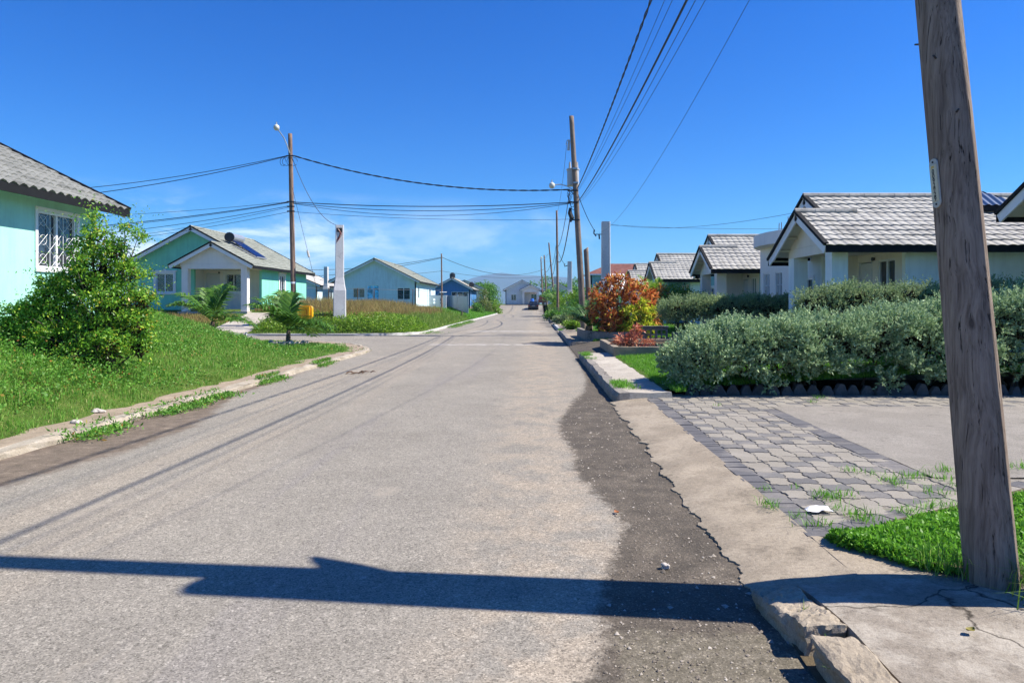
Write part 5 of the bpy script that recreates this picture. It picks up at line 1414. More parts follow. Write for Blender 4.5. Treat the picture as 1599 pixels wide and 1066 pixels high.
stone('stone', 'single pale stone on the dark gutter gravel by the pole shadow', 'stone', (.785, 4.12, .018), (.028, .02, .016), 3, M['stone'])
stone('stone', 'pale stone at the foot of the left grass bank', 'stone', (-5.88, 8.75, .09), (.075, .055, .035), 5, M['stone'])
stone('stone', 'flat tan stone half sunk at the left grass edge', 'stone', (-6.15, 9.6, .09), (.08, .06, .035), 6, M['stone'])
for k, (x, y) in enumerate(((-8.95, 23.55), (-8.7, 23.5), (-8.45, 23.55), (-8.25, 23.75), (-9.2, 23.8), (-8.15, 24.1))):
    stone('stone', 'pale round stone ringing the foot of the right young palm', 'stone', (x, y, .22), (.12+.02*(k % 3), .11, .09), 20+k, M['stone'], 'stones round the palm')
# white rag on the paving
rg_ = MB(); gx, gy = np.meshgrid(np.linspace(-.085, .085, 14), np.linspace(-.055, .055, 10)); gz = .012 + .014*fbm2(gx*60, gy*60, .5, 3) + .012*np.cos(gx*30)
rg_.grid(np.stack([2.06 + gx + .01*fbm2(gx*40, gy*40, 1, 2), 4.98 + gy + .012*fbm2(gx*40, gy*40, 1, 5), PZ + .012 + gz], -1)); tag(rg_.build('rag', M['rag'], smooth=True), 'crumpled white scrap lying on the block paving', 'rag')
# dark scalloped edging stones under the front hedge
e0 = None
for k in range(31):
    x = 2.62 + .225*k; y = 11.42 + .025*math.sin(k*1.7)
    if e0 is None:
        V, F = rough_block((-.10, -.05, -.06), (.10, .05, .145), 31, .012, 0, (0, 0), (8, 4, 8)); V = np.array(V); V[:, 0] *= 1.12*np.where(V[:, 2] > .03, 1 - .72*np.clip((V[:, 2]-.03)/.12, 0, 1), 1)
        m_ = MB(); m_.add(V, F); e0 = m_.build('edging_stone', M['conc_dark'], smooth=True); o = e0
        tag(o, 'dark pointed edging stone in the row under the front hedge', 'edging stone', 'edging stones under the front hedge')
    else: o = e0.copy(); COL.objects.link(o)
    o.location = (x, y, .095 + .014*math.sin(k*2.3)); o.rotation_euler = (.04*math.sin(k*3.1), .05*math.sin(k*5.3), .2*math.sin(k*1.9)); s_ = 1 + .12*math.sin(k*4.1); o.scale = (s_, 1, s_)
# loose grit in the gutter: nobody could count it
n = 2600
Y = 2.6 + rng.random(n)**1.6*9; X = .25 + rng.random(n)*.95; keep = X > np.interp(Y, [2.4, 3.5, 5, 6.6, 9, 11], [.2, .36, .66, .42, .3, .65]) - .05; X, Y = X[keep], Y[keep]; n = len(X)
base = np.array([(1,0,0), (-.5,.87,0), (-.5,-.87,0), (0,0,1.0)]); sz = rng.gamma(2, .0024, n)[:, None, None] + .002
ang = rng.uniform(0, 6.28, n); ca, sa = np.cos(ang), np.sin(ang)
bb_ = np.stack([np.stack([base[:, 0]*c_-base[:, 1]*s_, base[:, 0]*s_+base[:, 1]*c_, base[:, 2]*.8], 1) for c_, s_ in zip(ca, sa)])*sz*rng.uniform(.6, 1.3, (n, 4, 1))
bb_ += np.stack([X, Y, np.full(n, .002)], 1)[:, None, :]
F = (np.arange(n)*4)[:, None, None] + np.array([(0,1,3), (1,2,3), (2,0,3)])[None]
gm = m_leaf('grit', [(0, (.10,.085,.07)), (.6, (.22,.19,.155)), (.9, (.38,.34,.29)), (1, (.5,.46,.4))], .9, 0)
tag(fast_mesh('gravel', bb_.reshape(-1, 3), F.reshape(-1, 3), gm), kind='stuff')
# hills on the horizon
def hill(name, x0, x1, d, zf, mat, depth=700):
    xs_ = np.linspace(x0, x1, 120); rows = []
    for k, (dy, q) in enumerate(((-depth, 0), (-depth*.6, .45), (-depth*.25, .8), (0, 1), (depth, 0))):
        rows.append(np.stack([xs_, np.full_like(xs_, d+dy), -2 + (zf(xs_)+2)*q*(1 + .05*fbm2(xs_/60, xs_*0+k, 1, k))], 1))
    m2 = MB(); m2.grid(np.stack(rows)); structure(m2.build(name, mat, smooth=True))
D = 5200.
def zf1(x):
    px = PX0 + x*FPX/D
    y = np.interp(px, [-200, 180, 300, 480, 500, 530, 560, 640, 700, 722, 740, 765, 800, 830, 880, 960, 1060, 1200, 1700], [466, 464, 452, 440, 435, 437, 446, 452, 447, 442, 434, 427, 427.5, 431, 433, 438, 446, 455, 462])
    return CAMH + (PY0 - y)*D/FPX + 3*fbm2(x/90, x*0, 1, 12)
M['hill'] = m_plain('wooded_hill', (.05, .075, .045), .95, var=.25, scale=.01)
hill('hills', -5200, 4300, D, zf1, M['hill'])

# small litter
def dry_leaf(name, label, loc, L_, W_, mat, rz):
    m2 = MB(); u_ = np.linspace(0, 1, 9); rows = []
    for s2 in (-1, 0, 1): rows.append(np.stack([L_*(u_-.5), s2*W_*np.sin(u_*math.pi)**.8, .006 + abs(s2)*.35*W_ + .25*L_*(u_-.5)**2*2], 1))
    c_, s_ = math.cos(rz), math.sin(rz); g_ = np.stack(rows); x_ = g_[..., 0]*c_ - g_[..., 1]*s_; y_ = g_[..., 0]*s_ + g_[..., 1]*c_
    m2.grid(np.stack([x_ + loc[0], y_ + loc[1], g_[..., 2] + loc[2]], -1)); return tag(m2.build(name, mat, smooth=True), label, 'leaf')
dry_leaf('dry_leaf', 'small olive leaf lying on the cracked pavement slab', (1.93, 3.03, .145), .05, .018, m_plain('olive_dead_leaf', (.22, .19, .03), .7), .4)
dry_leaf('dry_leaf', 'rusty dead leaf at the edge of the dark gutter stain', (.62, 5.2, .004), .06, .02, m_plain('rusty_leaf', (.30, .10, .03), .7), 1.9)
m_ = MB()
for k in range(9):
    a = rng.uniform(0, 6.28); c = np.array((-4.05, 15.6, .03)) + rng.normal(0, .08, 3)*(1.6, .6, .15); d = np.array((math.cos(a), math.sin(a)*.5, .12))*rng.uniform(.06, .16); m_.tube([c-d, c+(0, 0, .02), c+d], [.012, .016, .006], 5)
tag(m_.build('twig_litter', M['twig']), 'clump of dark twig litter lying on the road in the left lane', 'twigs')
# ------------------------------------------------------------------ vegetation
def foliage(name, mat, blobs, n, size, parent, aspect=.45, up=.15, shell=.55, out=.0, droop=0.0, fold=.0, jit=.3):
    """leaf-sized faces spread through a crown made of overlapping ellipsoid clumps (cx,cy,cz,rx,ry,rz)"""
    # every clump carries many small sprays; the leaves gather round the sprays, so gaps stay open between them
    B = np.array(blobs, float); sp_c, sp_d, sp_s, sp_w = [], [], [], []
    for c in B:
        r_ = (c[3]*c[4]*c[5])**(1/3); k = int(np.clip(22 + 60*r_, 14, 90)); d = unit(rng.normal(size=(k, 3))); d[:, 2] = np.abs(d[:, 2])*np.where(rng.random(k) < .72, 1, -1)
        rad = np.where(rng.random(k) < shell+.2, rng.uniform(.72, 1.12, k), rng.random(k)**.5*.8)
        sp_c.append(c[:3] + c[3:6]*d*rad[:, None]); sp_d.append(d); sp_s.append(np.full(k, np.clip(.17*r_, .035, .30))*rng.uniform(.6, 1.3, k)); sp_w.append(np.full(k, r_**2/k))
    sp_c, sp_d, sp_s, sp_w = map(np.concatenate, (sp_c, sp_d, sp_s, sp_w)); pk = rng.choice(len(sp_c), n, p=sp_w/sp_w.sum())
    d = sp_d[pk]; q = rng.normal(size=(n, 3)); q[:, 2] *= .75
    pos = sp_c[pk] + q*sp_s[pk][:, None] + d*(sp_s[pk]*rng.uniform(-.4, .9, n))[:, None]
    V, F = leaves(pos, size, aspect, up, dirs=unit(d + np.array((0, 0, -droop))) if out > 0 else None, fold=fold, jit=jit)
    return fast_mesh(name, V, F, mat, parent)

def branches(parent, base, tips, r0=.03, mat='bark', name='stem', jit=.08):
    m_ = MB(); b = np.array(base, float)
    for tpt in tips:
        tpt = np.array(tpt, float); k1 = b + (tpt-b)*.35 + rng.normal(0, jit, 3); k2 = b + (tpt-b)*.7 + rng.normal(0, jit, 3)
        m_.tube([b + rng.normal(0, .03, 3)*(1, 1, 0), k1, k2, tpt], [r0, r0*.7, r0*.45, r0*.15], 6)
        for _ in range(3):
            e = k2 + rng.normal(0, .25, 3); m_.tube([k1, (k1+e)/2 + rng.normal(0, .04, 3), e], [r0*.4, r0*.28, r0*.1], 5)
    return m_.build(name, M[mat], parent)

def shrub(name, label, cat, loc, blobs, n, size, mat, group=None, stem_r=.03, ntips=8, **kw):
    t_ = thing(name, label, cat, loc, 0, group)
    foliage('foliage', L[mat], blobs, n, size, t_, **kw)
    B = np.array(blobs); idx = rng.choice(len(B), min(ntips, len(B)*2))
    branches(t_, loc, [B[i, :3] + rng.normal(0, .3, 3)*B[i, 3:6] for i in idx], stem_r)
    return t_

def pxb(px, py, Y, r, ry=None, rz=None, dy=0):
    p = P(px, py, Y); return (p[0], p[1]+dy, p[2], r, ry or r, rz or r)

# big bush on the left bank
BY = 11.7; bz = float(z_near(np.array(-7.35), np.array(BY)))
bl = [pxb(150,372,BY,.22), pxb(128,392,BY,.20), pxb(182,395,BY,.24), pxb(160,425,BY,.38), pxb(205,430,BY,.26), pxb(222,470,BY,.24), pxb(135,455,BY,.34), pxb(180,475,BY,.45), pxb(212,515,BY,.30),
      pxb(150,515,BY,.48), pxb(100,500,BY,.34), pxb(62,478,BY,.24), pxb(28,492,BY,.24), pxb(55,520,BY,.32), pxb(15,515,BY,.28), pxb(95,535,BY,.34,dy=-.2), pxb(185,545,BY,.36,dy=-.3), pxb(215,545,BY,.26), pxb(120,420,BY,.12), pxb(96,445,BY,.14), pxb(150,345,BY,.12), pxb(215,372,BY,.12), pxb(195,360,BY,.10), pxb(70,555,BY,.22), pxb(78,452,BY,.22), pxb(92,472,BY,.28), pxb(60,500,BY,.28), pxb(112,440,BY,.22), pxb(140,560,BY,.30,dy=-.35), pxb(-2,400,BY,.10), pxb(-8,440,BY,.16), pxb(-20,490,BY,.3)]
bush = thing('bush', 'big leafy green bush on the grass bank before the mint house', 'bush', (-7.4, BY, bz))
foliage('foliage', L['bush'], bl[:-3], 31000, .060, bush, aspect=.45, up=.25, shell=.62, fold=.08)
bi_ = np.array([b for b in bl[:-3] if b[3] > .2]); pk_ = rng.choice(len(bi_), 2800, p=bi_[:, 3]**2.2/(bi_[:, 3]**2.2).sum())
V, F = leaves(bi_[pk_, :3] + unit(rng.normal(size=(2800, 3)))*bi_[pk_, 3:6]*rng.uniform(.1, .62, (2800, 1)), .12, .3, .3); fast_mesh('inner_shade_twigs', V, F, M['inner'], bush)  # dark twig flakes added so gaps in the bush read as shade
# long arching shoots
sh_p = []
for k in range(330):
    b = bl[rng.integers(0, len(bl)-3)]; c0 = np.array(b[:3]) + rng.normal(0, .4, 3)*b[3:6]; d = unit(rng.normal(size=3) + np.array((0, -.1, .9))); ln = rng.uniform(.25, .65)
    t = np.linspace(0, 1, 16)[:, None]; pts = c0 + d*ln*t + np.array((d[0], d[1], -.4))*ln*.35*t**2; sh_p.append(pts + rng.normal(0, .018, pts.shape))
V, F = leaves(np.vstack(sh_p), .045, .42, .3); fast_mesh('shoots', V, F, L['bush'], bush)
branches(bush, (-7.4, BY, bz-.1), [b[:3] for b in bl[:-3]], .03)

def near_view(X, Y, m=1.06): return (X > -.79*Y*m*1.18 - .6) & (X < .73*Y*m + .3)

# --- grass on the near bank
def sprinkle(n, x0, x1, y0, y1, ok, pw=1.0):
    X = rng.uniform(x0, x1, n); Y = y0 + (y1-y0)*rng.random(n)**pw; k = ok(X, Y) & near_view(X, Y); return X[k], Y[k]
def edge_noise(X, Y): return .12*fbm2(X, Y, 2.6, 21) + .06*fbm2(X, Y, 9, 22)
parts = []
X, Y = sprinkle(640000, -24, -5.9, 4.8, 29, lambda X, Y: s_near(X, Y) > edge_noise(X, Y), 1.25)
tuft = .55 + .75*np.clip(fbm2(X, Y, 7.0, 33)*.9 + .35, 0, 1)
gh = tuft*(.55 + .45*np.clip(fbm2(X, Y, .9, 31)*.8 + .5, 0, 1.2)); s_ = np.clip(s_near(X, Y)/.9, .5, 1)
h = (.06 + .23*rng.random(len(X))**1.3)*gh*s_*np.where(Y > 18, .75, 1)
V, F = blades(np.stack([X, Y, z_near(X, Y)-.01], 1), h, np.maximum(.0075, .00062*Y), .55, .4); parts.append((V, F))
tag(fast_mesh('bank_grass', *join(parts), L['grass']), kind='stuff')
X, Y = sprinkle(60000, -14, -6.1, 7, 24, lambda X, Y: (s_near(X, Y) > .15 + edge_noise(X, Y)) & (fbm2(X, Y, 1.6, 41) > .0), 1.2)
V, F = leaves(np.stack([X, Y, z_near(X, Y) + .03 + .14*rng.random(len(X))], 1), .05, .55, .5)
tag(fast_mesh('bank_weeds', V, F, L['weed']), kind='stuff')
# reddish seedy weeds at the feet of the bush
X = rng.normal(-7.1, .9, 5000); Y = rng.normal(10.6, .8, 5000); k = s_near(X, Y) > .5; X, Y = X[k], Y[k]
V, F = leaves(np.stack([X, Y, z_near(X, Y) + .05 + .35*rng.random(len(X))**2], 1), .045, .5, .4)
tag(fast_mesh('leafy_weeds', V, F, L['weed']), kind='stuff')
# creeping grass in the left gutter and at the corner
def gutter(segs, n, name):
    Xs, Ys = [], []
    for (x0, y0, x1, y1, w_) in segs:
        m = int(n*abs(y1-y0)); t = rng.random(m); x = x0 + (x1-x0)*t + rng.normal(0, w_, m); y = y0 + (y1-y0)*t; k = fbm2(x, y, 3.0, 51) > -.45; Xs.append(x[k]); Ys.append(y[k])
    X = np.concatenate(Xs); Y = np.concatenate(Ys)
    V, F = leaves(np.stack([X, Y, .02 + .05*rng.random(len(X)) + .08*(np.abs(X+5.55) < .1)], 1), .055, .35, .35)
    tag(fast_mesh(name, V, F, L['weed']), kind='stuff')
gutter([(-5.30, 7.5, -5.28, 11.9, .12), (-5.42, 13.2, -5.40, 14.6, .12), (-5.45, 17.0, -5.5, 18.3, .10), (-6.1, 21.8, -6.9, 24.6, .25)], 900, 'gutter_weeds')
gutter([(-5.75, 35.8, -5.65, 37.4, .35), (-5.6, 44, -5.55, 60, .18), (-9, 33.75, -10.5, 33.7, .1)], 500, 'corner_weeds')

# --- far lot: lush front edge, brown seeding grass behind
def keep_out(X, Y): return ((X > -26) & (X < -16.6) & (Y > 38.6)) | ((X > -16.7) & (X < -14.3) & (Y < 40.2)) | ((X < -12.9) & (X > -23.5) & (Y > 75))
def okf(X, Y): return (s_far(X, Y) > .05 + .1*fbm2(X, Y, 2, 61)) & ~keep_out(X, Y)
X, Y = sprinkle(150000, -34, -6.0, 34, 66, okf, 1.7)
sf = s_far(X, Y); mixv = sf + 1.0*fbm2(X, Y, .8, 63); grn = mixv < 2.4
edge_low = np.clip(sf/1.0, .25, 1); leftlow = np.where(X < -15, .45, 1.0)
h = np.where(grn, .18 + .55*rng.random(len(X)), .35 + .55*rng.random(len(X)))*edge_low*leftlow*(1 + .25*fbm2(X, Y, 1.2, 64))
base = np.stack([X, Y, z_far(X, Y)-.02], 1)
V, F = blades(base[grn], h[grn], np.full(grn.sum(), .030), .5, .4); tag(fast_mesh('lot_grass', V, F, L['tallgrass']), kind='stuff')
V, F = blades(base[~grn], h[~grn], np.full((~grn).sum(), .024), .35, .4); tag(fast_mesh('brown_grass', V, F, L['drygrass']), kind='stuff')
X, Y = sprinkle(26000, -14.2, -6.2, 34.2, 40, lambda X, Y: okf(X, Y) & (s_far(X, Y) < 3.0 + .8*fbm2(X, Y, 1, 65)), 1.0)
V, F = leaves(np.stack([X, Y, z_far(X, Y) + .05 + (.15 + .4*np.clip(s_far(X, Y), 0, 1))*rng.random(len(X))], 1), .11, .5, .3); tag(fast_mesh('lot_weeds', V, F, L['lime']), kind='stuff')
X, Y = sprinkle(30000, -12, -6.0, 64, 110, lambda X, Y: s_far(X, Y) > .1, 1.2)
V, F = blades(np.stack([X, Y, z_far(X, Y)], 1), .08 + .14*rng.random(len(X)), np.full(len(X), .06), .5); tag(fast_mesh('verge_grass', V, F, L['grass_bright']), kind='stuff')

# --- right-hand lawn and verges
X, Y = sprinkle(120000, 2.12, 9, 11.05, 25, lambda X, Y: (X > 2.2 + .07*fbm2(X, Y, 4, 71)) & ((Y > 11.45) | (X < 2.45)) & ~((X > 2.1) & (X < 4.75) & (Y > 18.3) & (Y < 22.6)) & ~((Y > 20) & (X < 6) & (Y < 25.5)) & ~((X > 6.9) & (Y > 15.6)), 1.4)
V, F = blades(np.stack([X, Y, z_right(X, Y)-.01], 1), .04 + .07*rng.random(len(X)), np.full(len(X), .010), .7); tag(fast_mesh('lawn_grass', V, F, L['grass_bright']), kind='stuff')
X, Y = sprinkle(30000, 2.15, 7, 25.6, 90, lambda X, Y: (X > 2.2), 1.5)
V, F = blades(np.stack([X, Y, z_right(X, Y)-.01], 1), .06 + .12*rng.random(len(X)), np.full(len(X), .035), .6); tag(fast_mesh('roadside_grass', V, F, L['grass_bright']), kind='stuff')
# weeds in the pavement joints and kerbs
def tufts(name, spots, mat, hh=.08, nb=26, w_=.006, z=.09, spread=.05, ln=.9):
    out_ = []
    for (x, y, s) in spots:
        m = int(nb*s); p = np.stack([x + rng.normal(0, spread*s**.5, m), y + rng.normal(0, spread*.8*s**.5, m), np.full(m, z)], 1); out_.append(blades(p, hh*s**.4*rng.uniform(.4, 1.1, m), np.full(m, w_), ln, .5))
    return tag(fast_mesh(name, *join(out_), L[mat]), kind='stuff')
def pg(px, py, z=.09): Y = (CAMH-z)*FPX/(py-PY0); return ((px-PX0)*Y/FPX, Y)
sp_ = []
for px, py, s in ((1195,787,1),(1205,793,.7),(1245,805,.8),(1275,820,1.2),(1285,775,1.4),(1300,778,1.6),(1320,773,1),(1310,795,1),(1345,808,1.5),(1355,815,1),(1390,750,1.2),(1420,745,1.5),(1440,742,1),(1400,757,1),(1330,735,.9),(1460,770,1.3),(1480,735,1.6),(1420,800,1.4),(1450,792,1.2),(1470,748,1),(1590,730,1.3),(1560,735,1),(1268,628,.8),(1280,622,1.2),(1310,612,1),(1120,633,.6),(1240,762,.4),(1195,765,.5),(1340,802,.8),(1360,740,.8),(1500,760,1.4),(1480,790,1.4)):
    x, y = pg(px, py); sp_.append((x, y, s))
tufts('paving_weeds', sp_, 'grass_bright', .07, 30)
tufts('kerb_weeds', [(1.30, 3.32, 1.2), (1.34, 3.12, .8), (1.22, 3.45, .6), (1.28, 2.82, 1.3), (1.3, 2.76, .8)], 'grass', .12, 12, .008, .02, .025, .45)
sp2 = [(1.42 + .25*rng.random(), 11.4 + 1.0*rng.random(), 1.4) for _ in range(14)] + [(1.33 + .2*rng.random(), 17.6 + 2.2*rng.random(), 1.2) for _ in range(14)] + [(1.3 + .1*rng.random(), 36.4 + rng.random(), 1.6) for _ in range(6)]
tufts('pavement_weeds', sp2, 'grass_bright', .09, 30, .009, .17)
# the bright ground cover round the foot of the near pole
n = 52000; X = rng.uniform(1.88, 5.6, n); T = rng.random(n)
fr_ = np.interp(X, [1.88, 2.13, 2.36, 2.6, 3.2], [4.24, 3.88, 3.76, 3.6, 3.3]); bk = 4.38 + .55*(X-1.9) + .05*fbm2(X, X*0, 6, 5); fr_ = fr_ + .05*fbm2(X, X*0+1, 7, 6) + .02
Y = fr_ + (bk-fr_)*T; k = (bk > fr_); X, Y, T = X[k], Y[k], T[k]
edge = np.clip(np.minimum(T, 1-T)*5, .25, 1)
Zb = .115 - .03*T
pos = np.stack([X, Y, Zb + .065*edge*rng.random(len(X))], 1)
V, F = leaves(pos, .034, .48, .55, fold=.12); parts = [(V, F)]
tag(fast_mesh('ground_cover', V, F, L['grass_bright']), kind='stuff')
m = 900; X = rng.uniform(2.15, 3.6, m); Y = np.interp(X, [1.9, 2.13, 2.36, 2.6, 3.2], [4.25, 3.88, 3.74, 3.6, 3.3]) + rng.normal(-.02, .07, m)
V, F = blades(np.stack([X, Y, np.full(m, .12)], 1), .06 + .16*rng.random(m), np.full(m, .006), .6, .5); tag(fast_mesh('verge_weeds', V, F, L['grass']), kind='stuff')
m = 420; X = rng.normal(2.66, .14, m); Y = rng.normal(3.30, .10, m)
V, F = blades(np.stack([X, Y, np.full(m, .11)], 1), .10 + .16*rng.random(m), np.full(m, .007), .7, .5); tag(fast_mesh('seeding_weeds', V, F, L['tallgrass']), kind='stuff')

# --- hedges
def hedge(name, label, xr, y0, y1, ztop, zbot, nsprig, mat, ground, seed, leaf=.042, per=13, gaps=True, left_low=True, ragged=.10, stems=40, spikes=0, asp=.42):
    r = np.random.default_rng(seed)
    xc = (xr[0]+xr[1])/2; t_ = thing(name, label, 'hedge', (xc, (y0+y1)/2, ground))
    n = nsprig; x = r.uniform(xr[0], xr[1], n); hw = (y1-y0)/2; yc = (y0+y1)/2
    a = r.uniform(-.35, math.pi+.35, n)          # around the rounded cross-section, front (pi) over the top to the back (0)
    top = ztop(x); bot = zbot(x); mid = (top*.55 + bot*.45)
    bul = 1 + ragged*1.4*fbm2(x, a, 2.4, seed) + ragged*.7*fbm2(x, a*1.5, 6.0, seed+1)
    endf = np.sqrt(np.clip(1 - ((xr[0]+.45-x)/.5).clip(0, 1)**2, .05, 1))
    rr = np.where(r.random(n) < .72, r.uniform(.86, 1.04, n), r.uniform(.35, .9, n))*bul
    ce, se = np.cos(a), np.sin(a); p = .62
    yy = yc + hw*np.sign(ce)*np.abs(ce)**p*rr*endf; zz = mid + np.where(se > 0, (top-mid), (mid-bot))*np.sign(se)*np.abs(se)**p*rr
    front = ce < -.5
    low = r.random(n) < .28; zz = np.where(front & low, bot + (mid-bot)*r.random(n)**.7, zz)
    pos = np.stack([x, yy, zz], 1)
    nrm = unit(np.stack([np.where(x < xr[0]+.4, -.8, 0), ce*.8, se*.6 + .55], 1) + r.normal(0, .28, (n, 3)))
    nh = max(60, n//13); hd_ = r.integers(0, nh, n); far_ = r.random(n) < .93
    hp, hn = pos[:nh].copy(), nrm[:nh].copy()
    off = r.normal(0, .045, (n, 3)); pos = np.where(far_[:, None], hp[hd_] + off, pos); nrm = np.where(far_[:, None], unit(hn[hd_]*.55 + unit(off)*.75 + np.array((0, 0, .25))), nrm)
    t = np.linspace(0, 1, per); ln = r.uniform(.08, .22, n)
    Pn = pos[:, None, :] + nrm[:, None, :]*(ln[:, None]*t)[:, :, None] + r.normal(0, .012, (n, per, 3))
    D_ = np.repeat(nrm[:, None, :], per, 1)
    V, F = leaves(Pn.reshape(-1, 3), leaf, asp, .1, dirs=D_.reshape(-1, 3), fold=.1, jit=.42)
    if spikes:
        xs = r.uniform(xr[0], xr[1], spikes); aa = r.uniform(.25, 2.9, spikes); cb, sb = np.cos(aa), np.sin(aa)
        tp = ztop(xs); md = tp*.55 + zbot(xs)*.45; bl2 = 1 + ragged*1.4*fbm2(xs, aa, 2.4, seed) + ragged*.7*fbm2(xs, aa*1.5, 6.0, seed+1)
        ps = np.stack([xs, yc + hw*np.sign(cb)*np.abs(cb)**p*bl2*.95, md + (tp-md)*sb**p*bl2*.95], 1); up_ = unit(np.stack([r.normal(0, .25, spikes), cb*.45 + r.normal(0, .2, spikes), np.full(spikes, 1.0)], 1))
        l2 = r.uniform(.14, .34, spikes); q_ = 20; t2 = np.linspace(0, 1, q_)
        Pn = ps[:, None, :] + up_[:, None, :]*(l2[:, None]*t2)[:, :, None] + r.normal(0, .009, (spikes, q_, 3))
        V2, F2 = leaves(Pn.reshape(-1, 3), np.tile(leaf*(1.1-.45*t2), spikes), asp, .1, dirs=np.repeat(up_[:, None, :], q_, 1).reshape(-1, 3), fold=.1, jit=.42)
        V, F = join([(V, F), (V2, F2)])
    fast_mesh('foliage', V, F, L[mat], t_)
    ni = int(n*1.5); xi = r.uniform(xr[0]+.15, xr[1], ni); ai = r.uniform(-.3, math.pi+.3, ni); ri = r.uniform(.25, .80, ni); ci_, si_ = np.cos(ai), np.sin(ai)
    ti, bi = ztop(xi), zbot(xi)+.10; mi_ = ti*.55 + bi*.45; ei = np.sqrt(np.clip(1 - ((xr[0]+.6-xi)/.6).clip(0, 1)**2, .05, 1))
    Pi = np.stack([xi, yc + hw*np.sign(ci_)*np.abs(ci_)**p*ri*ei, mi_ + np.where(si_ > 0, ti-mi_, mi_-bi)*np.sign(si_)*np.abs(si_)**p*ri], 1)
    V2, F2 = leaves(Pi, .15, .28, .2); fast_mesh('inner_shade_twigs', V2, F2, M['inner'], t_)  # dark twig core painting the hedge's inner shade behind the leaf gaps
    m_ = MB()
    for k in range(stems):
        sx_ = r.uniform(xr[0]+.3, xr[1]-.1); b = np.array((sx_, yc + r.normal(0, hw*.3), ground-.03)); zt_ = float(zbot(np.array(sx_)))+.35
        q1 = b + (r.normal(0, .1), r.normal(0, .08), .25); q2 = np.array((sx_ + r.normal(0, .28), yc + r.normal(0, hw*.5), zt_)); m_.tube([b, q1, (q1+q2)/2 + r.normal(0, .04, 3), q2], [.028, .022, .016, .008], 6)
        for _ in range(2): e = q2 + r.normal(0, .2, 3); m_.tube([q1, (q1+e)/2, e], [.014, .01, .004], 5)
    m_.build('stems', M['twig'], t_); return t_
zt = lambda x: np.interp(x, [2.3, 2.7, 3.1, 3.8, 4.6, 6.4, 7.1, 8.4], [.70, .84, .98, 1.12, 1.26, 1.28, 1.48, 1.78]) + .06*np.sin(x*4.3) + .05*np.sin(x*9.1+1)
zb = lambda x: np.interp(x, [2.3, 2.9, 3.2, 9.5], [.14, .16, .30, .36]) + .06*np.sin(x*6.1)
hedge('hedge', 'shaggy silver-green hedge in front along the paved driveway', (2.40, 9.5), 11.28, 12.9, zt, zb, 9500, 'hedge', .17, 81, leaf=.056, per=14, ragged=.17, spikes=1000, asp=.5)
zt2 = lambda x: np.interp(x, [3.9, 4.3, 6, 9], [1.55, 1.66, 1.69, 1.72]) + .02*np.sin(x*5)
zb2 = lambda x: np.interp(x, [3.9, 9], [.95, .9]) + .05*np.sin(x*4)
hedge('hedge', 'clipped flat-topped sage hedge farther back beside the croton bed', (3.85, 9.2), 20.0, 21.3, zt2, zb2, 7000, 'hedge2', .3, 83, leaf=.05, per=11, ragged=.07, stems=16)
zt3 = lambda x: np.interp(x, [6.0, 6.4, 9], [1.78, 1.88, 1.93]) + .02*np.sin(x*4)
hedge('hedge', 'clipped sage hedge directly before the pale blue bungalow porch', (5.7, 12.0), 14.1, 15.1, zt3, lambda x: 1.0+0*x, 6500, 'hedge2', .35, 85, leaf=.045, per=11, ragged=.07, stems=10)

# --- palms
def frond(base, az_, e0, Ln, droop, nl, lw, ll, mat, parent, seg=12, vshape=.5):
    t = np.linspace(0, 1, seg); el_ = e0 - droop*t**1.4; ds = Ln/seg
    p = [np.array(base, float)]
    for k in range(seg-1): p.append(p[-1] + ds*np.array((math.cos(el_[k])*math.cos(az_), math.cos(el_[k])*math.sin(az_), math.sin(el_[k]))))
    p = np.array(p); m_ = MB(); m_.tube(p, np.linspace(.018, .004, seg), 5, cap=False)
    tt = np.linspace(.16, .99, nl); ci = np.stack([np.interp(tt, t, p[:, k]) for k in range(3)], 1)
    dd = unit(np.stack([np.gradient(np.interp(tt, t, p[:, k])) for k in range(3)], 1)); sd_ = np.array((-math.sin(az_), math.cos(az_), 0)); upv = np.cross(dd, sd_)*-1; upv = np.where(upv[:, 2:3] < 0, -upv, upv)
    prof = np.sin(np.clip(tt*1.05, 0, 1)*math.pi*.86 + .28)**.7
    for sgn in (-1, 1):
        dr = unit(sgn*sd_ + dd*.75 + upv*vshape*(.6 + .4*rng.random((nl, 1))) + rng.normal(0, .10, (nl, 3)))
        L_ = (ll*prof*rng.uniform(.85, 1.1, nl))[:, None]; wv = unit(np.cross(dr, upv))*lw
        tip = ci + dr*L_; tip[:, 2] -= L_[:, 0]*.35; mid_ = ci + dr*L_*.5
        V = np.stack([ci - wv*.4, mid_ - wv*.5, tip, mid_ + wv*.5, ci + wv*.4], 1).reshape(-1, 3); b = np.arange(nl)*5
        m_.add(V, np.concatenate([np.stack([b, b+1, b+3, b+4], 1), np.stack([b+1, b+2, b+2, b+3], 1)]).tolist() if False else [f for i in b for f in ((i, i+1, i+3, i+4), (i+1, i+2, i+3))], 0)
    return m_.build('frond', L[mat], parent)
